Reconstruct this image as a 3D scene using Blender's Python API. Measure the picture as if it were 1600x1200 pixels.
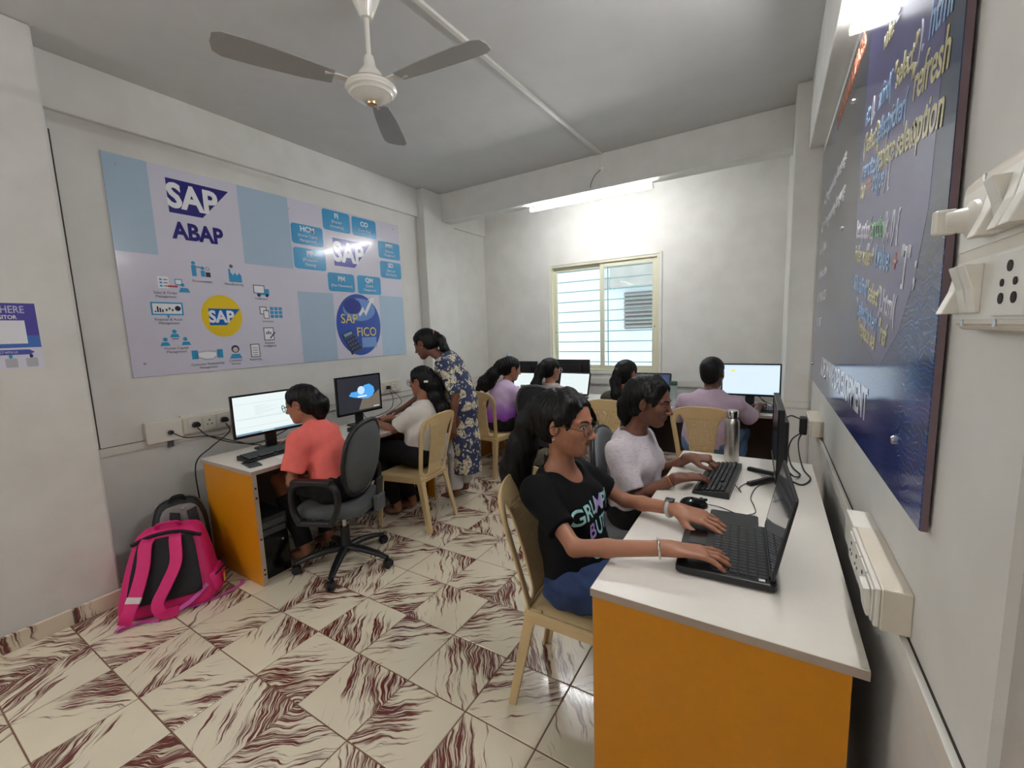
import bpy, bmesh, math, random
import numpy as np
from mathutils import Vector, Matrix
random.seed(7)
for o in list(bpy.data.objects): bpy.data.objects.remove(o)
SC = bpy.context.scene
COL = SC.collection
PI = math.pi
# ---------------------------------------------------------------- camera
cam_d = bpy.data.cameras.new('camera'); CAM = bpy.data.objects.new('camera', cam_d); COL.objects.link(CAM)
cam_d.sensor_fit = 'HORIZONTAL'; cam_d.sensor_width = 36.0
cam_d.lens = 662.96 / 1600 * 36
cam_d.clip_start = 0.02
_w = Vector((0.132400239, 0.545559956, 0.000169219))
_R = Matrix.Rotation(_w.length, 3, _w.normalized()) @ Matrix(((1, 0, 0), (0, 0, -1), (0, 1, 0)))   # world -> (right, down, forward)
_m = Matrix((_R[0], -_R[1], -_R[2])).transposed().to_4x4()
_m.translation = (0, 0, 1.5)
CAM.matrix_world = _m
SC.camera = CAM
# ---------------------------------------------------------------- world, view
W = bpy.data.worlds.new('world'); SC.world = W; W.use_nodes = True
_bg = W.node_tree.nodes['Background']; _bg.inputs[0].default_value = (0.86, 0.93, 1.0, 1); _bg.inputs[1].default_value = 0.6
SC.view_settings.view_transform = 'Standard'; SC.view_settings.look = 'None'
SC.view_settings.gamma = 1; SC.view_settings.use_curve_mapping = False
SC.view_settings.exposure = 2.0
TUBE = 30.0          # emission of the tube lamps
# ---------------------------------------------------------------- materials
MATS = {}
def mat(name, col, rough=0.5, metal=0.0, var=0.05, scale=12.0, bump=0.0, bscale=150.0, coat=0.0, spec=0.5, trans=0.0, emit=None, es=1.0, sss=0.0, sheen=0.0, stretch=(1, 1, 1)):
    if name in MATS: return MATS[name]
    m = bpy.data.materials.new(name); m.use_nodes = True; MATS[name] = m
    nt = m.node_tree; N = nt.nodes; L = nt.links; b = N['Principled BSDF']
    b.inputs['Roughness'].default_value = rough; b.inputs['Metallic'].default_value = metal
    b.inputs['Specular IOR Level'].default_value = spec
    if coat: b.inputs['Coat Weight'].default_value = coat; b.inputs['Coat Roughness'].default_value = 0.08
    if trans: b.inputs['Transmission Weight'].default_value = trans
    if sss:
        b.inputs['Subsurface Weight'].default_value = sss; b.inputs['Subsurface Scale'].default_value = 0.006
        b.inputs['Subsurface Radius'].default_value = (1, .35, .2)
    if sheen: b.inputs['Sheen Weight'].default_value = sheen
    tc = N.new('ShaderNodeTexCoord'); mp = N.new('ShaderNodeMapping'); mp.inputs['Scale'].default_value = stretch
    L.new(tc.outputs['Object'], mp.inputs[0])
    no = N.new('ShaderNodeTexNoise'); no.inputs['Scale'].default_value = scale; no.inputs['Detail'].default_value = 4
    L.new(mp.outputs[0], no.inputs['Vector'])
    mx = N.new('ShaderNodeMix'); mx.data_type = 'RGBA'
    c = list(col)[:3]
    mx.inputs['A'].default_value = [max(0, v * (1 - var)) for v in c] + [1]
    mx.inputs['B'].default_value = [min(1, v * (1 + var)) for v in c] + [1]
    L.new(no.outputs['Fac'], mx.inputs['Factor']); L.new(mx.outputs['Result'], b.inputs['Base Color'])
    if bump:
        n2 = N.new('ShaderNodeTexNoise'); n2.inputs['Scale'].default_value = bscale; n2.inputs['Detail'].default_value = 3
        L.new(mp.outputs[0], n2.inputs['Vector'])
        bp = N.new('ShaderNodeBump'); bp.inputs['Strength'].default_value = bump; bp.inputs['Distance'].default_value = 0.004
        L.new(n2.outputs['Fac'], bp.inputs['Height']); L.new(bp.outputs[0], b.inputs['Normal'])
    if emit is not None:
        b.inputs['Emission Color'].default_value = list(emit) + [1]; b.inputs['Emission Strength'].default_value = es
    return m
def nodes(m): return m.node_tree.nodes, m.node_tree.links, m.node_tree.nodes['Principled BSDF']
def srgb(r, g, b):
    return tuple(((v / 255) / 12.92 if v / 255 <= .04045 else ((v / 255 + .055) / 1.055) ** 2.4) for v in (r, g, b))
# ---------------------------------------------------------------- objects
def tag(o, label, cat, group=None, kind=None):
    if label: o['label'] = label
    if cat: o['category'] = cat
    if group: o['group'] = group
    if kind: o['kind'] = kind
    return o
def thing(name, label, cat, loc=(0, 0, 0), rz=0.0, group=None):
    o = bpy.data.objects.new(name, None); COL.objects.link(o); o.empty_display_size = .05
    o.location = loc; o.rotation_euler = (0, 0, rz)
    return tag(o, label, cat, group)
def mesh_obj(name, me, m=None, parent=None, loc=None):
    o = bpy.data.objects.new(name, me); COL.objects.link(o)
    if m is not None and len(me.materials) == 0: me.materials.append(m)
    if parent: o.parent = parent
    if loc is not None: o.location = loc
    return o
def dup(root, loc=None, rz=None, label=None, group=None):
    r = root.copy(); COL.objects.link(r)
    if loc is not None: r.location = loc
    if rz is not None: r.rotation_euler = (0, 0, rz)
    if label: r['label'] = label
    if group: r['group'] = group
    for ch in list(root.children):
        c = ch.copy(); COL.objects.link(c); c.parent = r
        for g in list(ch.children):
            d = g.copy(); COL.objects.link(d); d.parent = c
    return r
def V(*a): return Vector(a)
class MB:
    def __init__(s): s.v = []; s.f = []; s.mi = []; s.cur = 0
    def add(s, vs, fs):
        b = len(s.v); s.v += [tuple(x) for x in vs]; s.f += [tuple(b + i for i in f) for f in fs]; s.mi += [s.cur] * len(fs); return s
    def box(s, c, d, M=None):
        x, y, z = [k / 2 for k in d]
        vs = [Vector(p) for p in ((-x, -y, -z), (x, -y, -z), (x, y, -z), (-x, y, -z), (-x, -y, z), (x, -y, z), (x, y, z), (-x, y, z))]
        if M is not None: vs = [M @ p for p in vs]
        vs = [p + Vector(c) for p in vs]
        return s.add(vs, [(0, 3, 2, 1), (4, 5, 6, 7), (0, 1, 5, 4), (1, 2, 6, 5), (2, 3, 7, 6), (3, 0, 4, 7)])
    def b2(s, lo, hi): return s.box([(a + b) / 2 for a, b in zip(lo, hi)], [b - a for a, b in zip(lo, hi)])
    def tube(s, pts, r, n=8, cap=True, flat=None, closed=False, up=None):
        P = [Vector(p) for p in pts]; R = r if isinstance(r, (list, tuple)) else [r] * len(P); k = len(P)
        vs = []; prev = None
        for i, p in enumerate(P):
            if closed: t = P[(i + 1) % k] - P[i - 1]
            else: t = (P[min(i + 1, k - 1)] - P[max(i - 1, 0)])
            t.normalize()
            if prev is None:
                a = Vector(up) if up is not None else (Vector((0, 0, 1)) if abs(t.z) < .9 else Vector((1, 0, 0)))
                u = (a - t * a.dot(t)).normalized()
            else:
                u = (prev - t * prev.dot(t)).normalized()
            prev = u; w = t.cross(u)
            fu, fw = flat if flat else (1, 1)
            for j in range(n):
                a = 2 * PI * j / n; vs.append(p + u * math.cos(a) * R[i] * fu + w * math.sin(a) * R[i] * fw)
        fs = []
        for i in range(k if closed else k - 1):
            for j in range(n):
                i2 = (i + 1) % k; fs.append((i * n + j, i * n + (j + 1) % n, i2 * n + (j + 1) % n, i2 * n + j))
        if cap and not closed: fs += [tuple(range(n))[::-1], tuple((k - 1) * n + j for j in range(n))]
        return s.add(vs, fs)
    def sweep(s, pts, prof, up=(0, 0, 1), cap=True):
        # prof: 2-D outline (a along up-ish, b sideways)
        P = [Vector(p) for p in pts]; k = len(P); n = len(prof); vs = []
        for i, p in enumerate(P):
            t = (P[min(i + 1, k - 1)] - P[max(i - 1, 0)]).normalized(); a = Vector(up)
            u = (a - t * a.dot(t)).normalized(); w = t.cross(u)
            vs += [p + u * q[0] + w * q[1] for q in prof]
        fs = [(i * n + j, i * n + (j + 1) % n, (i + 1) * n + (j + 1) % n, (i + 1) * n + j) for i in range(k - 1) for j in range(n)]
        if cap: fs += [tuple(range(n))[::-1], tuple((k - 1) * n + j for j in range(n))]
        return s.add(vs, fs)
    def lathe(s, prof, n=20, c=(0, 0, 0), M=None):
        vs = []; c = Vector(c)
        for r, z in prof:
            for j in range(n):
                a = 2 * PI * j / n; p = Vector((r * math.cos(a), r * math.sin(a), z))
                if M is not None: p = M @ p
                vs.append(p + c)
        k = len(prof)
        fs = [(i * n + j, i * n + (j + 1) % n, (i + 1) * n + (j + 1) % n, (i + 1) * n + j) for i in range(k - 1) for j in range(n)]
        fs += [tuple(range(n))[::-1], tuple((k - 1) * n + j for j in range(n))]
        return s.add(vs, fs)
    def prism(s, pts, d, M=None):
        # 2-D outline (x,y) extruded z 0..d
        n = len(pts); vs = [Vector((p[0], p[1], 0)) for p in pts] + [Vector((p[0], p[1], d)) for p in pts]
        if M is not None: vs = [M @ p for p in vs]
        fs = [tuple(range(n))[::-1], tuple(range(n, 2 * n))] + [(i, (i + 1) % n, n + (i + 1) % n, n + i) for i in range(n)]
        return s.add(vs, fs)
    def mesh(s, name):
        me = bpy.data.meshes.new(name); me.from_pydata(s.v, [], s.f)
        if any(s.mi): me.polygons.foreach_set('material_index', s.mi)
        bm = bmesh.new(); bm.from_mesh(me); bmesh.ops.recalc_face_normals(bm, faces=bm.faces); bm.to_mesh(me); bm.free()
        return me
    def build(s, name, m=None, parent=None, smooth=None, bevel=0, seg=2, loc=None, sub=0):
        me = s.mesh(name)
        if isinstance(m, (list, tuple)):
            for q in m: me.materials.append(q)
            m = None
        if smooth is not None:
            me.shade_smooth()
            if smooth < 180: me.set_sharp_from_angle(angle=math.radians(smooth))
        o = mesh_obj(name, me, m, parent, loc)
        if bevel:
            b = o.modifiers.new('bevel', 'BEVEL'); b.width = bevel; b.segments = seg; b.limit_method = 'ANGLE'; b.angle_limit = math.radians(40)
        if sub:
            b = o.modifiers.new('sub', 'SUBSURF'); b.levels = sub; b.render_levels = sub
        return o
def rrect(w, h, r, n=5, cx=0, cy=0):
    pts = []
    for (sx, sy, a0) in ((1, 1, 0), (-1, 1, 90), (-1, -1, 180), (1, -1, 270)):
        for i in range(n + 1):
            a = math.radians(a0 + 90 * i / n); pts.append((cx + sx * (w / 2 - r) + r * math.cos(a), cy + sy * (h / 2 - r) + r * math.sin(a)))
    return pts
def circ(r, n=32, cx=0, cy=0, ry=None): return [(cx + r * math.cos(2 * PI * i / n), cy + (ry or r) * math.sin(2 * PI * i / n)) for i in range(n)]
def text_mesh(s, size, bold=0.0, align='CENTER', ext=0.0004, shear=0, sx=1.0):
    cu = bpy.data.curves.new('t', 'FONT'); cu.body = s; cu.size = size; cu.offset = bold; cu.align_x = align; cu.align_y = 'CENTER'
    cu.extrude = ext; cu.shear = shear; cu.resolution_u = 3
    o = bpy.data.objects.new('t', cu); COL.objects.link(o)
    dg = bpy.context.evaluated_depsgraph_get(); me = bpy.data.meshes.new_from_object(o.evaluated_get(dg))
    bpy.data.objects.remove(o); bpy.data.curves.remove(cu)
    if sx != 1:
        for v in me.vertices: v.co.x *= sx
    me.materials.clear()
    return me
def text(s, size, u, v, z, m, parent, name='lettering', bold=0.0, align='CENTER', rot=0.0, shear=0, sx=1.0):
    me = text_mesh(s, size, bold, align, shear=shear, sx=sx); me.name = name
    o = mesh_obj(name, me, m, parent); o.location = (u, v, z); o.rotation_euler = (0, 0, rot)
    return o
def bez(pts, n=10):
    # Catmull-Rom through the points
    P = [Vector(p) for p in pts]; P = [2 * P[0] - P[1]] + P + [2 * P[-1] - P[-2]]; out = []
    for i in range(1, len(P) - 2):
        a, b, c, d = P[i - 1:i + 3]
        for j in range(n):
            t = j / n; out.append(.5 * ((2 * b) + (c - a) * t + (2 * a - 5 * b + 4 * c - d) * t * t + (3 * b - a - 3 * c + d) * t ** 3))
    out.append(P[-2]); return out
def cable(name, label, pts, r=.003, parent=None, m=None, n=8):
    mb = MB().tube(bez(pts, n), r, 6)
    o = mb.build(name, m or MATS['black_rubber'], parent, smooth=60)
    if label: tag(o, label, 'cable')
    return o
M_black = mat('black_plastic', srgb(26, 26, 28), .38, var=.1, bump=.05, bscale=400)
M_gloss = mat('gloss_black', srgb(14, 14, 16), .16, var=.05)
mat('black_rubber', srgb(20, 20, 21), .55)
M_white_pl = mat('white_plastic', srgb(228, 224, 214), .35, var=.03)
M_aged_pl = mat('aged_plastic', srgb(216, 206, 190), .4, var=.08, scale=9)
M_steel = mat('steel', (.55, .54, .52), .28, 1.0, var=.06, scale=30)
M_chrome = mat('chrome', (.8, .8, .8), .12, 1.0, var=.02)
M_greypl = mat('grey_plastic', srgb(84, 86, 90), .45, var=.06)
# ================================================================ the room
XL, XR, YB, YF, ZC = -3.47, 0.265, 5.05, -3.2, 3.10
def wall_mat(name, col, stain=.06):
    m = mat(name, col, .75, var=.03, scale=1.6, bump=.06, bscale=60, spec=.3); N, L, b = nodes(m)
    mx = [n for n in N if n.type == 'MIX'][0]
    n3 = N.new('ShaderNodeTexNoise'); n3.inputs['Scale'].default_value = 5; n3.inputs['Detail'].default_value = 6
    tc = [n for n in N if n.type == 'TEX_COORD'][0]; L.new(tc.outputs['Object'], n3.inputs['Vector'])
    rp = N.new('ShaderNodeValToRGB'); rp.color_ramp.elements[0].position = .35; rp.color_ramp.elements[1].position = .62
    rp.color_ramp.elements[0].color = (1 - stain, 1 - stain * 1.1, 1 - stain * 1.3, 1); rp.color_ramp.elements[1].color = (1, 1, 1, 1)
    L.new(n3.outputs['Fac'], rp.inputs[0])
    mm = N.new('ShaderNodeMix'); mm.data_type = 'RGBA'; mm.blend_type = 'MULTIPLY'; mm.inputs['Factor'].default_value = 1
    L.new(mx.outputs['Result'], mm.inputs['A']); L.new(rp.outputs[0], mm.inputs['B']); L.new(mm.outputs['Result'], b.inputs['Base Color'])
    return m
M_wall = wall_mat('wall_paint', (.76, .75, .715))
M_ceil = wall_mat('ceiling_paint', (.66, .655, .64), .04)
def struct(name, mb, m, parent=None, bevel=0):
    o = mb.build(name, m, parent, bevel=bevel)
    if parent is None: o['kind'] = 'structure'
    return o
# floor slab with grout colour; tiles on it
M_grout = mat('grout', srgb(122, 88, 70), .8, var=.15, scale=40)
FL = struct('floor', MB().b2((XL - .1, YF, -.12), (XR + .1, YB + .05, -.0022)), M_grout)
# tile material: cream body with maroon wood-like streaks running along the tile's diagonal
M_tile = mat('tile_glaze', (.76, .67, .51), .22, var=.05, scale=5, coat=.3); N, L, b = nodes(M_tile)
tc = [n for n in N if n.type == 'TEX_COORD'][0]; oi = N.new('ShaderNodeObjectInfo')
def math_n(op, a, bb=None, c=None):
    n = N.new('ShaderNodeMath'); n.operation = op
    for i, x in enumerate((a, bb, c)):
        if x is None: continue
        if hasattr(x, 'is_linked') or hasattr(x, 'links'): L.new(x, n.inputs[i])
        else: n.inputs[i].default_value = x
    return n.outputs[0]
warp = N.new('ShaderNodeTexNoise'); warp.noise_dimensions = '4D'; warp.inputs['Scale'].default_value = 9; warp.inputs['Detail'].default_value = 2
rw = math_n('MULTIPLY', oi.outputs['Random'], 50.0); L.new(rw, warp.inputs['W']); L.new(tc.outputs['Object'], warp.inputs['Vector'])
vs_ = N.new('ShaderNodeVectorMath'); vs_.operation = 'MULTIPLY_ADD'; L.new(warp.outputs['Color'], vs_.inputs[0]); vs_.inputs[1].default_value = (.075, .075, 0); L.new(tc.outputs['Object'], vs_.inputs[2])
mp = N.new('ShaderNodeMapping'); mp.vector_type = 'TEXTURE'; mp.inputs['Rotation'].default_value = (0, 0, math.radians(38)); mp.inputs['Scale'].default_value = (.34, .0165, 1)
L.new(vs_.outputs[0], mp.inputs[0])
st = N.new('ShaderNodeTexNoise'); st.noise_dimensions = '4D'; st.inputs['Scale'].default_value = 1.0; st.inputs['Detail'].default_value = 4.5; st.inputs['Roughness'].default_value = .62
L.new(rw, st.inputs['W']); L.new(mp.outputs[0], st.inputs['Vector'])
rg = N.new('ShaderNodeTexNoise'); rg.noise_dimensions = '4D'; rg.inputs['Scale'].default_value = 4.5; rg.inputs['Detail'].default_value = 1
rw2 = math_n('MULTIPLY', oi.outputs['Random'], 91.0); L.new(rw2, rg.inputs['W']); L.new(tc.outputs['Object'], rg.inputs['Vector'])
sp = N.new('ShaderNodeSeparateXYZ'); L.new(tc.outputs['Object'], sp.inputs[0])
# more streaks on one side of the diagonal, plain cream on the other
dd = math_n('SUBTRACT', sp.outputs['X'], sp.outputs['Y']); dens = math_n('MULTIPLY_ADD', dd, .52, 0.0)
dens = math_n('ADD', dens, math_n('MULTIPLY_ADD', rg.outputs['Fac'], .55, -.275))
val = math_n('ADD', st.outputs['Fac'], dens)
rp = N.new('ShaderNodeValToRGB'); E_ = rp.color_ramp.elements
E_[0].position = .515; E_[0].color = (0, 0, 0, 1); E_[1].position = .585; E_[1].color = (1, 1, 1, 1)
L.new(val, rp.inputs[0])
st2 = N.new('ShaderNodeTexNoise'); st2.noise_dimensions = '4D'; st2.inputs['Scale'].default_value = 3.2; st2.inputs['Detail'].default_value = 3
L.new(rw2, st2.inputs['W']); L.new(mp.outputs[0], st2.inputs['Vector'])
rp2 = N.new('ShaderNodeValToRGB'); rp2.color_ramp.elements[0].position = .40; rp2.color_ramp.elements[1].position = .50
L.new(st2.outputs['Fac'], rp2.inputs[0])
fac = math_n('MULTIPLY', rp.outputs[0], math_n('MULTIPLY_ADD', rp2.outputs[0], .85, .15))
mx0 = [n for n in N if n.type == 'MIX'][0]
mxt = N.new('ShaderNodeMix'); mxt.data_type = 'RGBA'; L.new(fac, mxt.inputs['Factor']); L.new(mx0.outputs['Result'], mxt.inputs['A']); mxt.inputs['B'].default_value = (.14, .026, .021, 1)
L.new(mxt.outputs['Result'], b.inputs['Base Color'])
TS = .3155
tm = bmesh.new(); bmesh.ops.create_cube(tm, size=1)
for v in tm.verts: v.co = Vector((v.co.x * (TS - .005), v.co.y * (TS - .005), v.co.z * .012 - .006))
bmesh.ops.bevel(tm, geom=[e for e in tm.edges if all(v.co.z > -.001 for v in e.verts)], offset=.0018, segments=1, affect='EDGES')
tme = bpy.data.meshes.new('tile'); tm.to_mesh(tme); tm.free(); tme.materials.append(M_tile)
gx0, gy0 = -1.935, .8575
def tile_run(x0, x1, y0, y1):
    i0 = math.floor((x0 - gx0) / TS); i1 = math.ceil((x1 - gx0) / TS); j0 = math.floor((y0 - gy0) / TS); j1 = math.ceil((y1 - gy0) / TS)
    for i in range(i0, i1):
        for j in range(j0, j1):
            cx, cy = gx0 + (i + .5) * TS, gy0 + (j + .5) * TS
            lx, hx = max(cx - TS / 2, x0), min(cx + TS / 2, x1); ly, hy = max(cy - TS / 2, y0), min(cy + TS / 2, y1)
            if hx - lx < .03 or hy - ly < .03: continue
            q = ((i + j) % 2 + 2 * random.randint(0, 1)) * PI / 2
            o = bpy.data.objects.new('tile', tme); COL.objects.link(o); o.parent = FL
            cut = (hx - lx < TS - .001) or (hy - ly < TS - .001)
            if cut:   # cut tile at the wall
                cm = MB().b2((lx + .0017 - cx, ly + .0017 - cy, -.012), (hx - .0017 - cx, hy - .0017 - cy, 0)).mesh('cut_tile'); cm.materials.append(M_tile); o.data = cm
                o.location = (cx, cy, random.uniform(-.0004, .0004))
            else:
                o.location = (cx, cy, random.uniform(-.0005, .0005)); o.rotation_euler = (random.uniform(-.001, .001), random.uniform(-.001, .001), q)
tile_run(XL + .005, XR - .005, -.089, YB - .01)
struct('floor', MB().b2((XL, YF, -.0022), (XR, -.0905, -.0004)), mat('tile_far', (.55, .44, .35), .3, var=.3, scale=14), None)
# shell
mb = MB().b2((XL - .12, YF, 0), (XL, YB + .12, ZC)); struct('wall_left', mb, M_wall)
mb = MB().b2((XR, .74, 0), (XR + .12, YB + .12, ZC)); struct('wall_right', mb, M_wall)
struct('trim_1', MB().b2((XR + .012, YF, 0), (XR + .12, .74, ZC)), mat('near_wall_dark', (.50, .47, .43), .6, var=.08, scale=3, bump=.2))  # near end of the right wall, slightly set back, in a darker tone
struct('wall_front', MB().b2((XL - .12, YF - .12, 0), (XR + .12, YF, ZC)), M_wall)
struct('ceiling', MB().b2((XL - .12, YF - .12, ZC), (XR + .12, YB + .12, ZC + .12)), M_ceil)
wx0, wx1, wz0, wz1 = -2.475, -1.075, .935, 2.312
mb = MB()
mb.b2((XL, YB, 0), (wx0, YB + .14, ZC)); mb.b2((wx1, YB, 0), (XR, YB + .14, ZC)); mb.b2((wx0, YB, 0), (wx1, YB + .14, wz0)); mb.b2((wx0, YB, wz1), (wx1, YB + .14, ZC))
struct('wall_back', mb, M_wall)
# piers and beams
struct('trim_2', MB().b2((XL - .01, YF, 0), (-3.22, .775, ZC)), M_wall, bevel=.012)          # pier beside the camera
struct('trim_3', MB().b2((XL - .01, .775, 2.80), (-3.432, 3.73, ZC)), M_wall, bevel=.004)       # beam along the left wall
struct('trim_4', MB().b2((XL - .01, 3.73, 0), (-3.352, 4.26, ZC)), M_wall, bevel=.008)          # pier at the back left
struct('trim_5', MB().b2((XL - .01, 4.26, 2.795), (-3.432, YB, ZC)), M_wall, bevel=.004)
struct('trim_6', MB().b2((XL, 4.03, 2.79), (XR, 4.20, ZC)), M_wall, bevel=.006)               # cross beam
struct('trim_7', MB().b2((.098, 3.715, 0), (XR + .01, YB, ZC)), M_wall, bevel=.006)            # pier at the back right
struct('trim_8', MB().b2((.18, YF, 2.655), (XR + .01, 3.715, ZC)), M_wall, bevel=.006)         # beam along the right wall
# skirting of cut tile on the near left pier
bl = struct('baseboard_left', MB().b2((-3.222, YF, 0), (-3.185, .778, .075)), mat('mortar', (.45, .40, .34), .8, var=.15, scale=20))
for k, (y0, y1) in enumerate(((-.06, .245), (.25, .56), (.565, .785))):
    yc = (y0 + y1) / 2; o = MB().b2((-.009, y0 + .002 - yc, -.044), (.009, y1 - .002 - yc, .044)).build('tile', M_tile, bl, bevel=.002, seg=1); o.location = (-3.181, yc, .044)
# shadow-gap strip up the left wall beside the pier, wiring trunking at desk height
M_gap = mat('dark_gap', srgb(62, 45, 38), .8)
M_trunk = mat('trunking', (.74, .72, .66), .45, var=.04)
o = struct('trim_9', MB().b2((XL, .80, .868), (XL + .006, .835, 2.70)), M_wall)
mesh = MB().b2((XL, .835, .868), (XL + .004, .842, 2.70)).build('gap', M_gap, o)
def trunking(name, a, b, ax, nrm, z0, z1, t=.016, seam=.004):
    # ax: 0 runs in x, 1 runs in y; nrm sign of the room side
    mb = MB(); g = MB()
    if ax == 1:
        gt = .008 if seam > .003 else .004
        mb.b2((min(nrm[0], nrm[0] + nrm[1] * t), a, z0), (max(nrm[0], nrm[0] + nrm[1] * t), b, z1))
        g.b2((min(nrm[0], nrm[0] + nrm[1] * gt), a, z1 - seam), (max(nrm[0], nrm[0] + nrm[1] * gt), b, z1 + seam * .5))
    else:
        gt = .004
        mb.b2((a, min(nrm[0], nrm[0] + nrm[1] * t), z0), (b, max(nrm[0], nrm[0] + nrm[1] * t), z1))
        g.b2((a, min(nrm[0], nrm[0] + nrm[1] * gt), z1 - seam), (b, max(nrm[0], nrm[0] + nrm[1] * gt), z1 + seam * .5))
    o = struct(name, mb, M_trunk); g.build('seam', M_gap, o); return o
trunking('trim_10', .80, 3.73, 1, (XL, 1), .818, .868)
trunking('trim_11', 4.26, YB, 1, (XL, 1), .818, .868)
trunking('trim_12', XL, .098, 0, (YB, -1), .80, .86, seam=.0012)
trunking('trim_13', .74, 3.715, 1, (XR, -1), .80, .845, seam=.0012)
trunking('trim_14', .098, XR, 0, (3.715, -1), .86, .905, .012, seam=.001)
# ceiling conduit with drop and ceiling rose
o = struct('trim_15', MB().sweep([(-1.60, .2, 3.091), (-1.512, 1.74, 3.091), (-1.405, 4.03, 3.091)], [(-.009, -.014), (.009, -.014), (.009, .014), (-.009, .014)]), M_trunk, bevel=.002)
MB().b2((-1.42, 4.018, 2.97), (-1.395, 4.03, 3.085)).build('drop', M_trunk, o, bevel=.002)
MB().lathe([(.034, 0), (.034, .01), (.028, .018), (.012, .022)], 20, M=Matrix.Rotation(PI / 2, 3, 'X')).build('ceiling_rose', M_white_pl, o, smooth=40, loc=(-1.408, 4.03, 2.945))
# ---------------- window
M_alu = mat('cream_aluminium', srgb(218, 214, 190), .4, var=.03)
M_glass = bpy.data.materials.new('window_glass'); M_glass.use_nodes = True
_n = M_glass.node_tree.nodes; _l = M_glass.node_tree.links; _b = _n['Principled BSDF']; _b.inputs['Roughness'].default_value = .02
_t = _n.new('ShaderNodeBsdfTransparent'); _t.inputs[0].default_value = (.93, .98, .98, 1); _mx = _n.new('ShaderNodeMixShader'); _mx.inputs[0].default_value = .08
_no = _n.new('ShaderNodeTexNoise'); _no.inputs['Scale'].default_value = 6; _mr = _n.new('ShaderNodeMapRange'); _mr.inputs['To Min'].default_value = .05; _mr.inputs['To Max'].default_value = .11
_l.new(_no.outputs['Fac'], _mr.inputs[0]); _l.new(_mr.outputs[0], _mx.inputs[0])
_l.new(_t.outputs[0], _mx.inputs[1]); _l.new(_b.outputs[0], _mx.inputs[2]); _l.new(_mx.outputs[0], _n['Material Output'].inputs[0])
wn = thing('window_1', None, None, (0, 0, 0)); wn['kind'] = 'structure'
def frame(x0, x1, z0, z1, y0, y1, w, name, m=M_alu, parent=wn):
    mb = MB(); ws = w if isinstance(w, tuple) else (w,) * 4
    mb.b2((x0, y0, z0), (x0 + ws[0], y1, z1)); mb.b2((x1 - ws[1], y0, z0), (x1, y1, z1)); mb.b2((x0 + ws[0], y0, z0), (x1 - ws[1], y1, z0 + ws[2])); mb.b2((x0 + ws[0], y0, z1 - ws[3]), (x1 - ws[1], y1, z1))
    return mb.build(name, m, parent, bevel=.003)
frame(wx0 - .012, wx1 + .012, wz0 - .012, wz1 + .012, YB - .012, YB - .001, .03, 'plaster_rim', M_wall)
frame(wx0, wx1, wz0, wz1, YB - .004, YB + .11, .045, 'window_frame')
frame(wx0 + .04, -1.765, wz0 + .045, wz1 - .045, YB + .062, YB + .085, (.045, .05, .05, .05), 'window_sash')
frame(-1.80, wx1 - .04, wz0 + .045, wz1 - .045, YB + .025, YB + .050, (.05, .062, .05, .05), 'window_sash')
MB().b2((wx0 + .085, YB + .072, wz0 + .09), (-1.815, YB + .076, wz1 - .09)).build('pane', M_glass, wn)
MB().b2((-1.75, YB + .036, wz0 + .09), (wx1 - .10, YB + .040, wz1 - .09)).build('pane', M_glass, wn)
for x, z, y in ((wx0 + .062, 1.46, YB + .06), (wx1 - .07, 1.50, YB + .023)):
    MB().box((x, y, z), (.014, .006, .06)).build('latch', M_alu, wn, bevel=.002); MB().box((x, y - .003, z - .012), (.008, .004, .016)).build('latch_slot', M_black, wn)
M_bar = mat('grille_paint', srgb(150, 186, 192), .45)
for k in range(10):
    z = wz0 + .13 + k * .128
    MB().tube([(wx0, YB + .128, z), (wx1, YB + .128, z)], .006, 6).build('grille_bar', M_bar, wn, smooth=60)
for x in (-1.735, -2.14, -1.36):
    if x != -1.735: continue
    MB().tube([(x, YB + .128, wz0), (x, YB + .128, wz1)], .007, 6).build('grille_bar', M_bar, wn, smooth=60)
# ---------------- the building across the gap
nb = thing('neighbouring_building', 'pale blue-white house wall seen through the window', 'building', (-1.2, 7.1, -3))
M_nb = mat('outside_wall', (.78, .86, .90), .8, var=.04, scale=3, bump=.2)
MB().b2((-4.5, 0, 0), (5, .3, 8)).build('wall', M_nb, nb)
MB().b2((-1.10, -.14, 5.14), (.6, .0, 5.75)).build('concrete_ledge', mat('raw_concrete', (.50, .47, .43), .9, var=.25, scale=6, bump=.5, bscale=30), nb, bevel=.01)
M_lv = mat('louvre', (.34, .32, .30), .6, var=.1)
lw = MB().b2((-.89, -.02, 4.455), (.0, .02, 5.05)).build('window', mat('dark_opening', (.20, .19, .18), .7), nb)
for k in range(9):
    MB().box((-.445, -.045, 4.50 + k * .064), (.89, .05, .018), Matrix.Rotation(.5, 3, 'X')).build('slat', M_lv, lw)
MB().b2((-1.27, -.05, 5.12), (-1.13, 0, 5.32)).build('vent_box', mat('outside_grey', (.5, .5, .5), .7), nb)
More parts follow.
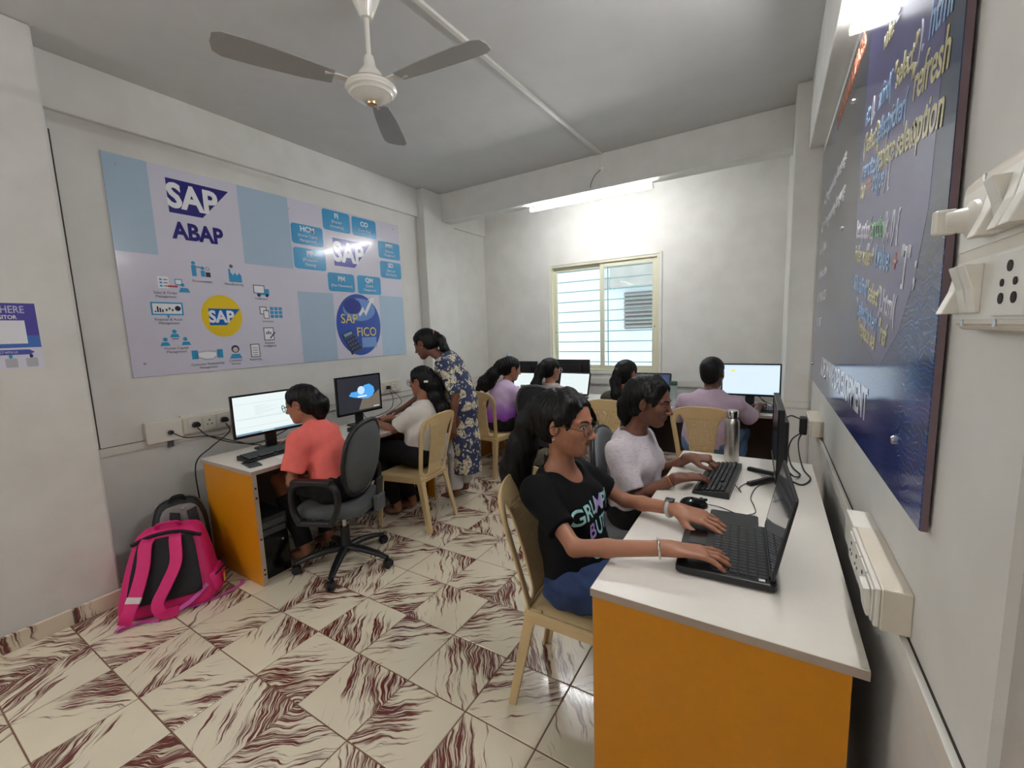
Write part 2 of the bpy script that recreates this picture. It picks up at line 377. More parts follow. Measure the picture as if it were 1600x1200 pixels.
# ---------------- tube lamps
M_tube = mat('tube_glow', (1, 1, 1), .4, emit=(.97, .99, 1.0), es=TUBE)
def tube_lamp(label, loc, rz, Ln=1.2):
    t = thing('tube_light', label, 'tube light', loc, rz, 'tube lights')
    MB().box((0, 0, .012), (Ln, .028, .024)).build('housing', M_white_pl, t, bevel=.003)
    MB().tube([(-Ln / 2 + .012, 0, -.013), (Ln / 2 - .012, 0, -.013)], .0135, 14).build('glowing_tube', M_tube, t, smooth=60)
    for s in (-1, 1): MB().box((s * (Ln / 2 - .006), 0, -.006), (.014, .034, .042)).build('end_cap', M_white_pl, t, bevel=.003)
    return t
tube_lamp('glowing white tube light under the cross beam above the window', (-1.60, 4.155, 2.766), 0, 1.28)
def lamp_axes(t, x, y, z):
    m = Matrix((x, y, z)).transposed().to_4x4(); m.translation = t.location; t.matrix_world = m
t = tube_lamp('glowing tube light on the right wall over the dark code poster', (.241, 1.60, 2.578), 0)
lamp_axes(t, (0, 1, 0), (0, 0, 1), (1, 0, 0))
t = tube_lamp('added unseen tube light on the wall behind the camera', (-1.6, YF + .025, 2.6), 0)  # added lamp out of view, evens out the room light
lamp_axes(t, (1, 0, 0), (0, 0, 1), (0, -1, 0))
t = tube_lamp('added unseen tube light on the left wall behind the camera', (-3.195, -.9, 2.6), 0)  # second added lamp, unseen, fills the room from the left
lamp_axes(t, (0, -1, 0), (0, 0, 1), (-1, 0, 0))
cable('lamp_wire', 'short wire from ceiling rose down to the beam tube light', [(-1.405, 4.005, 2.945), (-1.45, 3.98, 2.90), (-1.50, 4.0, 2.83), (-1.53, 4.10, 2.795), (-1.53, 4.15, 2.788)], .003)
# ---------------- ceiling fan
fan = thing('ceiling_fan', 'white three-blade ceiling fan hanging from the ceiling', 'fan', (-1.69, 1.56, 0))
M_fan = mat('fan_enamel', srgb(232, 228, 218), .25, coat=.4, var=.02); M_gold = mat('brass', (.62, .42, .24), .3, 1.0)
M_blade = mat('blade_enamel', srgb(160, 157, 152), .35, var=.06, scale=8)
cp = MB().lathe([(.028, 2.985), (.034, 3.0), (.052, 3.04), (.066, 3.07), (.068, 3.09), (.045, 3.1)], 24).build('canopy', M_fan, fan, smooth=50)
MB().tube([(0, 0, 2.985), (0, 0, 2.80)], .0125, 12).build('down_rod', M_fan, fan, smooth=50)
MB().lathe([(.022, 2.82), (.026, 2.80), (.032, 2.77), (.055, 2.745), (.062, 2.725), (.062, 2.715)], 24).build('lower_canopy', M_fan, fan, smooth=50)
MB().lathe([(.058, 2.718), (.058, 2.70)], 24).build('brass_collar', M_gold, fan, smooth=50)
mo = MB().lathe([(.07, 2.702), (.105, 2.694), (.118, 2.682), (.120, 2.672), (.113, 2.664), (.112, 2.66), (.103, 2.656), (.097, 2.648), (.096, 2.645), (.086, 2.642), (.072, 2.63), (.04, 2.62), (.02, 2.617)], 36).build('motor_housing', M_fan, fan, smooth=35)
MB().lathe([(.022, 2.622), (.026, 2.614), (.024, 2.606), (.014, 2.604), (.012, 2.602), (.002, 2.602)], 20).build('brass_cap', M_gold, fan, smooth=40)
for k in range(3):
    a = math.radians(-114.5 + 120 * k); M3 = Matrix.Rotation(a, 3, 'Z')
    # pitched, slightly tapering blade with rounded tip
    out = [(.17, -.045), (.30, -.062), (.50, -.070), (.60, -.068), (.632, -.05), (.64, 0), (.632, .05), (.60, .068), (.50, .068), (.30, .055), (.17, .04)]
    Mb = (M3 @ Matrix.Rotation(math.radians(9), 3, 'X')).to_4x4(); Mb.translation = (0, 0, 2.685)
    bl_ = MB().prism(out, .004, Mb).build('blade', M_blade, fan, bevel=.001, seg=1)
    ar = MB(); ar.sweep([M3 @ Vector((.09, 0, 2.69)), M3 @ Vector((.15, 0, 2.692)), M3 @ Vector((.21, 0, 2.688))], [(-.003, -.02), (.003, -.02), (.003, .02), (-.003, .02)]); ar.build('blade_bracket', M_fan, bl_, bevel=.001)
# ================================================================ posters
def panel_frame(name, label, cat, M, loc):
    o = bpy.data.objects.new(name, None); COL.objects.link(o); m = M.to_4x4(); m.translation = loc; o.matrix_world = m
    return tag(o, label, cat)
ML = Matrix(((0, 0, 1), (1, 0, 0), (0, 1, 0)))         # poster u->+Y, v->+Z, out->+X
MR = Matrix(((0, 0, -1), (-1, 0, 0), (0, 1, 0)))        # u->-Y, v->+Z, out->-X
LP = panel_frame('wall_poster', 'large white and pale blue printed board reading SAP ABAP on left wall', 'poster', ML, (XL, 1.045, 1.282))
PW, PH, PT = 2.39, 1.372, .008
def ink(name, col, rough=.2): return mat('ink_' + name, col, rough, var=.015, scale=40, coat=.2, spec=.4)
I_bg = ink('lavender', srgb(214, 211, 226)); I_lb = ink('pale_blue', srgb(172, 194, 214)); I_navy = ink('navy', srgb(38, 34, 120)); I_wh = ink('white', srgb(240, 240, 246))
I_sky = ink('sky', srgb(64, 156, 206)); I_ye = ink('yellow', srgb(232, 200, 44)); I_dk = ink('dark', srgb(52, 60, 84)); I_gr = ink('grey', srgb(96, 100, 112))
I_blue = ink('royal', srgb(52, 84, 176)); I_lblue = ink('light_blue', srgb(150, 190, 232)); I_red = ink('red', srgb(196, 70, 80)); I_sapb = ink('sapblue', srgb(30, 108, 190)); I_gold = ink('gold', srgb(226, 208, 120))
MB().b2((0, 0, 0), (PW, PH, PT)).build('board', I_bg, LP, bevel=.001, seg=1)
def flat(name, pts, m, parent, z, t=.0003):
    return MB().prism(pts, t, Matrix.Translation((0, 0, z))).build(name, m, parent)
def rect(u0, v0, u1, v1): return [(u0, v0), (u1, v0), (u1, v1), (u0, v1)]
z1 = PT
for r in ((0, .79, .222, PH), (.762, .796, 1.155, PH), (1.167, 0, 1.512, .612), (2.055, 0, PW, .62)): flat('blue_block', rect(*r), I_lb, LP, z1)
def sap_logo(pts, parent, m=I_navy, z=z1):
    (u0, v1), (u1, _), (u2, v0), _ = pts
    g = flat('logo', [(u0, v0), (u2, v0), (u1, v1), (u0, v1)], m, parent, z)
    h = v1 - v0; w = u1 - u0
    text('SAP', h * .98, u0 + w * .385, v0 + h * .48, z + .0009, I_wh, parent, 'logo_lettering', bold=h * .035, sx=.9 * w / (h * 1.82))
sap_logo([(.313, 1.303), (.699, 1.303), (.51, 1.081), (.313, 1.081)], LP)
text('ABAP', .152, .473, .963, z1 + .001, I_navy, LP, bold=.006, sx=.84)
flat('yellow_disc', circ(.137, 40, .562, .397, .152), I_ye, LP, z1)
sap_logo([(.473, .45), (.687, .45), (.584, .33), (.473, .33)], LP, I_sapb, z1 + .0006)
sap_logo([(1.558, 1.118), (1.994, 1.118), (1.781, .868), (1.558, .868)], LP, ink('violet', srgb(74, 72, 170)))
for (ab, l1, l2, u0, v1, u1, v0) in (('FI', '[Financial', 'Accounting]', 1.472, 1.359, 1.764, 1.178), ('CO', '[Controlling]', '', 1.788, 1.355, 2.079, 1.18), ('HCM', '[Human Capital', 'Management]', 1.164, 1.179, 1.462, 1.011),
        ('PP', '[Production', 'Planning]', 1.165, .982, 1.469, .805), ('MM', '[Materials', 'Management]', 2.092, 1.176, 2.388, 1.004), ('SD', '[Sales and', 'Distribution]', 2.10, .977, 2.388, .806), ('PM', '[Plant Maintenance]', '', 1.475, .802, 1.765, .633), ('QM', '[Quality', 'Management]', 1.799, .804, 2.089, .626)):
    uc, vc = (u0 + u1) / 2, (v0 + v1) / 2
    flat('module_box', rrect(u1 - u0, v1 - v0, .025, 4, uc, vc), I_sky, LP, z1 + .0006)
    text(ab, .062, uc, vc + (.045 if l2 else .03), z1 + .0016, I_wh, LP, bold=.0018)
    text(l1, .034, uc, vc - (.008 if l2 else .03), z1 + .0016, I_wh, LP, sx=.85)
    if l2: text(l2, .034, uc, vc - .048, z1 + .0016, I_wh, LP, sx=.85)
# blue FICO disc with calculator and arrow
dz = z1 + .0006
flat('blue_disc', circ(.262, 48, 1.785, .323, .297), I_blue, LP, dz)
flat('disc_glow', circ(.19, 32, 1.80, .47, .11), ink('disc_light', srgb(112, 150, 214)), LP, dz + .0006)
flat('disc_print', circ(.10, 24, 1.72, .50, .075), ink('disc_dark', srgb(44, 58, 140)), LP, dz + .0012)
flat('arrow', [(1.78, .42), (1.84, .50), (1.86, .455), (1.93, .56), (1.90, .565), (1.985, .60), (1.975, .52), (1.955, .545), (1.87, .41), (1.845, .455), (1.80, .405)], I_wh, LP, dz + .0014)
flat('disc_print', rect(1.80, .10, 1.98, .20), ink('disc_light2', srgb(120, 158, 214)), LP, dz + .0006)
text('SAP', .125, 1.67, .378, dz + .002, I_gold, LP, bold=.001, sx=.95); text('FICO', .125, 1.865, .25, dz + .002, I_gold, LP, bold=.001, sx=.88)
cal = flat('calculator_print', [(1.567, .235), (1.685, .275), (1.80, .085), (1.668, .035)], I_dk, LP, dz + .0012)
for i in range(5):
    for j in range(4):
        bu = 1.625 + j * .030 + i * .0225 - .012; bv = .195 + j * .011 - i * .034
        flat('calculator_key', rect(bu - .009, bv - .010, bu + .011, bv + .009), ink('key', srgb(86, 96, 150)), cal, dz + .0018)
flat('calculator_display', [(1.588, .232), (1.68, .263), (1.694, .24), (1.603, .207)], ink('lcd', srgb(140, 170, 190)), cal, dz + .0018)
# little process icons with captions
z2 = z1
def icon(kind, u, v, s=1.0):
    r = lambda a, b, c, d, m, dzz=0: flat('icon', rect(u + a * s, v + b * s, u + c * s, v + d * s), m, LP, z2 + dzz)
    c = lambda a, b, rr, m, dzz=0: flat('icon', circ(rr * s, 16, u + a * s, v + b * s), m, LP, z2 + dzz)
    if kind == 'people': c(-.045, .045, .013, I_sky); r(-.06, -.05, -.03, .03, I_sky); r(-.035, .012, .0, .022, I_sky); c(.012, .012, .013, I_sky); r(-.002, -.05, .026, -.005, I_sky); r(.03, -.05, .062, -.015, I_dk); c(.045, .01, .014, I_gr); c(.045, .01, .010, I_bg, .0005)
    if kind == 'factory': flat('icon', [(u - .045, v - .04), (u + .045, v - .04), (u + .045, v + .01), (u + .03, v + .03), (u + .015, v + .01), (u, v + .03), (u - .015, v + .01), (u - .03, v + .03), (u - .03, v + .055), (u - .045, v + .055)], I_sky, LP, z2); c(-.02, .068, .012, I_gr)
    if kind == 'sales': r(-.085, -.03, -.02, .05, I_wh); [r(-.075, -.02 + .022 * k, -.06, -.008 + .022 * k, I_sky, .0006) for k in range(3)]; [r(-.052, -.017 + .022 * k, -.028, -.011 + .022 * k, I_gr, .0006) for k in range(3)]; r(.015, -.005, .06, .04, I_sky); r(.02, .003, .055, .034, I_wh, .0006); r(-.03, -.02, .03, -.008, I_red, .0008); c(.06, .0, .012, I_sky, .001); flat('icon', [(u + .03, v - .05), (u + .10, v - .05), (u + .085, v - .02), (u + .045, v - .02)], I_sky, LP, z2)
    if kind == 'truck': r(-.05, -.025, .03, .035, I_gr); r(-.044, -.019, .024, .029, I_wh, .0006); r(.03, -.03, .06, .01, I_sky, .0006); r(-.03, -.035, .06, -.022, I_sky, .001); c(-.015, -.036, .012, I_dk, .0014); c(.042, -.036, .012, I_dk, .0014)
    if kind == 'chart': r(-.095, -.04, .095, .05, I_sky); r(-.085, -.03, .085, .04, I_wh, .0006); [r(-.075 + .014 * k, -.02, -.066 + .014 * k, -.01 + .01 * ((k * 3) % 4), I_dk, .0012) for k in range(4)]; [r(-.012 + .018 * k, -.012 + .01 * (k % 2), .0 + .018 * k, .004 + .01 * (k % 2), I_gr, .0012) for k in range(3)]; c(.062, .008, .018, I_dk, .0012); r(-.006, -.058, .006, -.04, I_sky)
    if kind == 'inventory': r(-.07, -.01, -.02, .045, I_gr); r(-.064, -.004, -.026, .039, I_wh, .0006); r(-.045, -.04, -.005, .02, I_dk, .0008); r(-.041, -.036, -.009, .014, I_wh, .0014); [r(.005 + .032 * (k % 3), -.035 + .028 * (k // 3), .031 + .032 * (k % 3), -.012 + .028 * (k // 3), I_sky) for k in range(9)]
    if kind == 'team':
        for (a, b) in ((0, .035), (-.06, -.02), (.06, -.02)): c(a, b + .012, .014, I_sky); flat('icon', [(u + a - .028, v + b - .03), (u + a + .028, v + b - .03), (u + a + .018, v + b - .006), (u + a - .018, v + b - .006)], I_sky, LP, z2)
        r(-.02, -.008, .02, -.002, I_gr)
    if kind == 'report': r(-.035, -.045, .03, .05, I_gr); r(-.029, -.039, .024, .044, I_wh, .0006); [r(-.02, -.03 + .017 * k, .015, -.026 + .017 * k, I_gr, .0012) for k in range(4)]
    if kind == 'bi': r(-.04, -.045, .035, .05, I_gr); r(-.034, -.039, .029, .044, I_wh, .0006); [r(-.022 + .014 * k, -.0, -.014 + .014 * k, .016 + .008 * (k % 2), I_dk, .0012) for k in range(3)]; flat('icon', [(u, v - .03), (u + .045, v + .02), (u + .05, v + .012), (u + .008, v - .036)], I_dk, LP, z2 + .0014)
    if kind == 'hands': r(-.105, -.03, -.065, .035, I_sky); r(.065, -.03, .105, .035, I_sky); flat('icon', [(u - .065, v - .02), (u - .02, v - .04), (u + .03, v - .04), (u + .065, v - .015), (u + .065, v + .022), (u + .01, v + .03), (u - .065, v + .022)], ink('skin_line', srgb(188, 186, 200)), LP, z2); flat('icon', [(u - .06, v - .012), (u - .015, v - .03), (u + .03, v - .03), (u + .055, v - .008), (u + .055, v + .012), (u, v + .02), (u - .06, v + .014)], I_wh, LP, z2 + .0006)
    if kind == 'agent': c(0, .02, .026, I_dk); c(0, .016, .017, ink('skin', srgb(214, 190, 186)), .0006); flat('icon', [(u - .045, v - .05), (u + .045, v - .05), (u + .028, v - .015), (u - .028, v - .015)], I_sky, LP, z2)
for k, u, v, cap, cu, cv in (('people', .457, .719, 'Procurement', .459, .638), ('factory', .682, .69, 'Manufacturing', .668, .633), ('sales', .277, .605, 'Sales & Order\nManagement', .232, .534), ('truck', .859, .602, 'Fulfillment', .859, .534),
        ('chart', .23, .437, 'Financial & Asset\nManagement', .23, .358), ('inventory', .912, .424, 'Inventory', .895, .358), ('team', .252, .245, 'Human Capital\nManagement', .252, .165), ('bi', .892, .255, 'Business\nIntelligence', .889, .174),
        ('hands', .436, .122, 'Customer Relationship\nManagement', .432, .043), ('agent', .624, .129, 'Customer\nService', .618, .053), ('report', .772, .128, 'Reporting', .765, .063)):
    icon(k, u, v, .95 if u < .6 else 1.1); text(cap, .024, cu, cv, z1 + .001, I_gr, LP, 'caption', sx=.95)
for u, v in ((.068, 1.313), (1.161, 1.286), (2.316, 1.324), (.07, .088), (1.166, .086), (2.326, .058)):
    MB().lathe([(.008, 0), (.008, .003), (.004, .005)], 12).build('screw', M_steel, LP, smooth=40, loc=(u, v, PT))
# ---- right poster
RW, RH = 2.50, 1.44
RP = panel_frame('wall_poster', 'dark blue glossy board about software development with code on right wall', 'poster', MR, (XR, 3.52, 1.105))
M_pg = mat('ink_dark_board', srgb(70, 72, 84), .12, coat=.1, var=.02, spec=.3); N, L, b = nodes(M_pg)
tc = [n for n in N if n.type == 'TEX_COORD'][0]; sx_ = N.new('ShaderNodeSeparateXYZ'); L.new(tc.outputs['Object'], sx_.inputs[0])
def mrange(i, a, bb, c=0., d=1.):
    n = N.new('ShaderNodeMapRange'); n.inputs['From Min'].default_value = a; n.inputs['From Max'].default_value = bb; n.inputs['To Min'].default_value = c; n.inputs['To Max'].default_value = d; L.new(i, n.inputs[0]); return n.outputs[0]
def mixc(f, a, c):
    n = N.new('ShaderNodeMix'); n.data_type = 'RGBA'; L.new(f, n.inputs['Factor'])
    for k, x in (('A', a), ('B', c)):
        if isinstance(x, tuple): n.inputs[k].default_value = x + (1,)
        else: L.new(x, n.inputs[k])
    return n.outputs['Result']
base = mixc(mrange(sx_.outputs['Y'], .05, .75), srgb(34, 40, 116), srgb(64, 64, 74))
nn = N.new('ShaderNodeTexNoise'); nn.inputs['Scale'].default_value = 2.2; L.new(tc.outputs['Object'], nn.inputs['Vector'])
base = mixc(mrange(nn.outputs['Fac'], .5, .75, 0, .8), base, srgb(46, 108, 170))
wv = N.new('ShaderNodeTexWave'); wv.inputs['Scale'].default_value = 26; wv.inputs['Distortion'].default_value = 16; wv.inputs['Detail'].default_value = 2; wv.inputs['Detail Scale'].default_value = .6; wv.bands_direction = 'Y'; L.new(tc.outputs['Object'], wv.inputs['Vector'])
low = mrange(sx_.outputs['Y'], .72, .45)
wl = N.new('ShaderNodeMath'); wl.operation = 'MULTIPLY'; L.new(mrange(wv.outputs['Fac'], .80, .98, 0, .28), wl.inputs[0]); L.new(low, wl.inputs[1])
base = mixc(wl.outputs[0], base, srgb(120, 170, 210)); L.new(base, b.inputs['Base Color'])
MB().b2((0, 0, .006), (RW, RH, .0165)).build('backing', mat('backing_board', srgb(112, 92, 98), .6), RP)
MB().b2((.001, .001, .0165), (RW - .001, RH - .001, .018)).build('board', M_pg, RP)
zz = .018
def U(u): return u - .10          # measured along the wall from Y=3.62
I_pu = ink('code_purple', srgb(84, 82, 142)); I_cy = ink('code_cream', srgb(214, 206, 160)); I_cb = ink('code_blue', srgb(150, 186, 224)); I_or = ink('orange', srgb(214, 120, 84)); I_cw = ink('code_white', srgb(226, 224, 234)); I_cg = ink('code_green', srgb(110, 176, 120)); I_tw = ink('print_white', srgb(238, 238, 244)); I_teal = ink('teal', srgb(66, 136, 180))
blk = [(U(1.66), .52), (U(1.80), .40), (U(1.98), .31), (U(2.16), .262), (U(2.34), .36), (U(2.44), .48), (U(2.49), .60), (U(2.50), .75), (U(2.50), RH - .01), (U(1.72), RH - .01), (U(1.66), 1.1), (U(1.63), .8)]
flat('code_block', blk, I_pu, RP, zz)
z3 = zz + .001
an = -.165
def code(s, size, u, v, m, rot=an, sx=.8): text(s, size, U(u), v, z3, m, RP, 'code_lettering', bold=size * .012, align='LEFT', rot=rot, sx=sx)
code('value', .075, 1.93, 1.17, I_cy); code(' =', .075, 2.06, 1.15, I_cw)
code("attr", .085, 1.70, 1.055, I_cb); code("(),", .085, 1.80, 1.04, I_cw); code("z.find(", .085, 1.91, 1.025, I_cb); code('"select"', .09, 2.10, .995, I_cy); code(").", .09, 2.33, .97, I_cw); code('html', .10, 2.40, .965, I_cb)
code('("select")', .085, 1.70, .965, I_cy); code('.selectpicker(', .085, 1.90, .935, I_cb); code('"refresh', .105, 2.28, .895, I_cy)
code('remote.log', .085, 1.70, .885, I_cb); code('"replace select', .095, 1.92, .855, I_cy); code('option', .105, 2.32, .795, I_cy)
code('tap', .085, 1.69, .825, I_cy); code('==', .085, 1.80, .81, I_or); code('b.type', .085, 1.90, .80, I_cb); code(') {', .09, 2.07, .775, I_cw)
code('let options,', .085, 1.66, .70, I_cw); code('function', .085, 1.91, .665, I_cg); code('(k, l) {', .09, 2.10, .635, I_cw)
code('index value', .08, 1.66, .62, I_cy); code('""', .08, 1.88, .59, I_cw); code('+', .08, 1.96, .575, I_cy); code('l.value', .09, 2.02, .565, I_cb); code('+', .08, 2.24, .525, I_or); code('"]"', .10, 2.31, .515, I_cw); code(';', .10, 2.43, .49, I_cw)
code('$(k, a.find(', .075, 1.68, .52, I_cb); code('"select"', .08, 1.93, .475, I_cy); code(').html(', .085, 2.12, .44, I_cw)
code('").selectpicker(', .075, 1.75, .435, I_cb); code('"ref', .085, 2.13, .36, I_cy); code('"replace sel', .075, 1.82, .37, I_cy)
text('DESIGN / LANGUAGES', .105, U(1.20), 1.36, z3, I_or, RP, bold=.002, sx=.72)
for s, u, v, sz in (('C Programming Language', .40, 1.085, .085), ('C++ Programming Language', .32, .945, .085), ('Core Java', .30, .81, .08), ('Advance Java', .30, .665, .08), ('HTML & CSS', .30, .525, .08), ('ASP.NET', .32, .375, .08)):
    flat('arrow_bullet', [(U(u - .05), v - .025), (U(u - .012), v), (U(u - .05), v + .025)], I_tw, RP, zz)
    text(s, sz, U(u), v, z3, I_tw, RP, align='LEFT', sx=.98)
text('SOFTWARE DEVELOPMENT', .135, U(1.385), .135, z3, I_wh, RP, bold=.003, sx=.80)
for u, v in ((.10, .10), (.95, .10), (2.38, .12), (1.35, 1.25), (1.25, .78)):
    MB().lathe([(.010, 0), (.010, .003), (.006, .007)], 12).build('screw', M_chrome, RP, smooth=40, loc=(U(u), v, zz))
# ---- small purple notice on the near pier
QP = panel_frame('notice_sheet', 'purple and white visitor notice sheet on the near left pier', 'notice', ML, (-3.22, .357, 1.395)); QP.scale = (.66, 1, 1)
MB().b2((0, 0, 0), (.402, .325, .0012)).build('sheet', ink('paper_white', srgb(226, 224, 238), .4), QP)
flat('purple_field', rect(0, .105, .402, .325), ink('purple', srgb(70, 62, 158), .4), QP, .0012)
flat('blue_field', rect(0, .105, .402, .165), ink('midblue', srgb(66, 110, 190), .4), QP, .0016)
text('SCAN HERE', .05, .205, .292, .002, ink('pale_text', srgb(196, 196, 222), .5), QP, bold=.0006, sx=1.06); text('FOR VISITOR', .026, .205, .255, .002, I_wh, QP, bold=.0006, sx=1.25)
flat('white_square', rect(.15, .125, .335, .24), I_wh, QP, .0024)
flat('arrow_band', [(.02, .07), (.335, .07), (.362, .082), (.335, .095), (.02, .095)], ink('indigo', srgb(74, 84, 170), .4), QP, .0016); text('CONNECT WITH US', .016, .20, .082, .0022, I_wh, QP)
for k, c in enumerate((I_red, I_sky, I_dk)):
    flat('grey_tile', rrect(.062, .045, .006, 3, .13 + k * .105, .03), ink('palegrey', srgb(186, 186, 196), .5), QP, .0016); flat('badge', circ(.010, 14, .13 + k * .105, .062), c, QP, .0016)
# ================================================================ desks
M_lam = mat('laminate', (.80, .75, .675), .32, var=.025, scale=60); M_edge = mat('edge_band', srgb(172, 155, 142), .4, var=.05, scale=30)
M_or = mat('orange_laminate', srgb(206, 134, 10), .38, var=.05, scale=50, bump=.12, bscale=500); M_brown = mat('brown_board', srgb(74, 60, 54), .5, var=.08)
DZ = .727
def desk(label, loc, rz, Ln, D, bolts=True):
    t = thing('desk', label, 'desk', loc, rz, 'computer desks')
    tp = MB().b2((0, 0, DZ - .025), (D, Ln, DZ)).build('desk_top', M_lam, t, bevel=.0015, seg=1)
    eb = MB()
    eb.b2((-.0012, 0, DZ - .024), (0, Ln, DZ - .001)); eb.b2((0, -.0012, DZ - .024), (D, 0, DZ - .001)); eb.b2((0, Ln, DZ - .024), (D, Ln + .0012, DZ - .001)); eb.build('edge_band', M_edge, tp)
    for y in (0.004, Ln - .029):
        p = MB().b2((.006, y, 0), (D - .03, y + .025, DZ - .026)).build('side_panel', M_or, t)
        e = MB().b2((.0045, y, .0), (.006, y + .025, DZ - .026)).build('panel_edge', M_edge, p)
        if bolts:
            for z in (.075, .105, .30, .56, .62):
                MB().lathe([(.0065, 0), (.0065, .002)], 10, M=Matrix.Rotation(-PI / 2, 3, 'Y')).build('bolt', M_black, p, loc=(.0045, y + .0125, z))
    MB().b2((D - .10, .03, .16), (D - .082, Ln - .03, DZ - .026)).build('modesty_panel', M_brown, t)
    return t
desk('orange-sided desk nearest the camera under the code poster', (-.435, 1.12, 0), 0, 1.60, .65)
desk('orange-sided desk under the SAP board on the left wall', (-2.58, 2.84, 0), PI, 1.59, .63)
desk('right half of the desk run under the window where the man sits', (.085, 4.02, 0), PI / 2, 1.50, .66)
desk('left half of the desk run under the window at the back', (-1.425, 4.02, 0), PI / 2, 1.53, .66)
# ================================================================ plastic chairs
M_bei = mat('beige_plastic', srgb(214, 186, 138), .42, var=.05, scale=6, bump=.06, bscale=300)
def beige_chair():
    # faces local +x; seat at .43, back leaning to -x; legs splayed
    t = thing('plastic_chair', 'x', 'chair', (0, 0, 0), 0, 'beige plastic chairs')
    # seat: dished sheet with rolled rim
    nx, ny = 14, 12; vs = []; fs = []
    def hw(x): return .205 - .035 * (1 - (x + .21) / .42)
    for i in range(nx + 1):
        for j in range(ny + 1):
            a = i / nx; bb = j / ny * 2 - 1; x = -.205 + .42 * a; y = hw(x) * bb
            e = max(0, (a - .8) / .2); rim = max(abs(bb) ** 8, e ** 3 if a > .8 else 0, (1 - a) ** 14)
            z = .435 - .012 * (1 - bb * bb) * math.sin(PI * a) - .035 * rim + .0
            vs.append((x, y, z))
    for i in range(nx):
        for j in range(ny):
            k = i * (ny + 1) + j; fs.append((k, k + ny + 1, k + ny + 2, k + 1))
    o = MB().add(vs, fs).build('seat', M_bei, t, smooth=60)
    sm = o.modifiers.new('solid', 'SOLIDIFY'); sm.thickness = .012; sm.offset = -1
    # apron under the seat rim
    ap = MB(); ring = [(.195, -.195), (.195, .195), (-.19, .165), (-.19, -.165)]
    for k in range(4):
        a, bb = Vector(ring[k]), Vector(ring[(k + 1) % 4]); d = (bb - a); ln = d.length; an_ = math.atan2(d.y, d.x); c = (a + bb) / 2
        ap.box((c.x, c.y, .395), (ln + .01, .012, .05), Matrix.Rotation(an_, 3, 'Z'))
    ap.build('apron', M_bei, t, bevel=.004)
    # back: arch with two long openings and a perforated splat
    rows = 60; H0, H1 = .415, .905
    def wo(v): return (.168 + .050 * min(1, v / .75)) * (1 if v < .80 else math.sqrt(max(0.0, 1 - ((v - .80) / .205) ** 3.0)) * .985 + .0)
    def opn(v):    # width factor of the opening
        if v < .03 or v > .86: return 0
        return min(1, math.sqrt(max(0, (v - .03) / .05)), math.sqrt(max(0, (.86 - v) / .16)))
    def ws(v): return .078 + .060 * v * v
    ns = 19; vs = []; fs = []; nc = 3 + 1 + ns + 1 + 1 + 1 + 3 - 2
    colsN = None
    cw = [0.0]
    for k in range(ns): cw.append(cw[-1] + (1.3 if k % 2 == 0 else .9))
    cw = [q / cw[-1] for q in cw]
    rv = [0.0]
    for k in range(rows): rv.append(rv[-1] + (1.1 if k % 2 == 0 else .95))
    rv = [q / rv[-1] for q in rv]
    for i in range(rows + 1):
        v = rv[i]; w = max(wo(v), .02); f = opn(v); s = min(ws(v), w * .75)
        pin = w - .034 if w > .09 else w * .6
        pin = max(pin, s); mid = (pin + s) / 2; gp = (pin - s) / 2 * f; pi_, si_ = mid + gp, mid - gp
        xs = [-w, -(w + pi_) / 2, -pi_] + [-si_ + 2 * si_ * cw[k] for k in range(ns + 1)] + [pi_, (w + pi_) / 2, w]
        colsN = len(xs)
        for y in xs:
            lean = -.20 - .115 * v ** 1.15; cur = .035 * (y / .22) ** 2
            vs.append((lean + cur, y, H0 + (H1 - H0) * v))
    for i in range(rows):
        v = (rv[i] + rv[i + 1]) / 2
        for j in range(colsN - 1):
            if j in (2, colsN - 4) and opn(v) > 0: continue
            if 3 <= j < 3 + ns and (j - 3) % 2 == 1 and i % 2 == 1 and .17 < v < .80: continue
            k = i * colsN + j; fs.append((k, k + 1, k + colsN + 1, k + colsN))
    o = MB().add(vs, fs).build('backrest', M_bei, t, smooth=50)
    sm = o.modifiers.new('solid', 'SOLIDIFY'); sm.thickness = .010; sm.offset = 0
    # legs: tapered angle sections
    for sxx, syy in ((1, 1), (1, -1), (-1, 1), (-1, -1)):
        tx, ty = (.185, .185) if sxx > 0 else (-.185, .158); bx, by = (.205, .205) if sxx > 0 else (-.265, .185)
        lg = MB(); P0 = Vector((bx, by * syy, 0)); P1 = Vector((tx, ty * syy, .425)); vs = []
        for tt in (0, .5, .82, 1):
            p = P0.lerp(P1, tt); a = .034 + .014 * tt + (.02 * max(0, (tt - .82) / .18)); th = .011
            L6 = [(0, 0), (-sxx * a, 0), (-sxx * a, -syy * th), (-sxx * th, -syy * th), (-sxx * th, -syy * a), (0, -syy * a)]
            vs += [(p.x + q[0] + sxx * .008, p.y + q[1] + syy * .008, p.z) for q in L6]
        fs = [(r * 6 + j, r * 6 + (j + 1) % 6, r * 6 + 6 + (j + 1) % 6, r * 6 + 6 + j) for r in range(3) for j in range(6)] + [(5, 4, 3, 0), (3, 2, 1, 0), (18, 21, 22, 23), (18, 19, 20, 21)]
        lg.add(vs, fs); lg.build('leg', M_bei, t, bevel=.003)
    return t
ch0 = beige_chair()
CH = (((-.60, 1.50), 4, 'beige plastic chair under the girl in the black printed T-shirt'), ((-2.42, 2.40), 186, 'beige plastic chair under the girl in the white shirt at the left desk'),
      ((-2.50, 3.72), 84, 'beige plastic chair under the girl in the purple top'), ((-1.13, 3.66), 88, 'beige plastic chair under the girl in the olive top'), ((-.42, 3.58), 92, 'beige plastic chair under the man in the lavender T-shirt'))
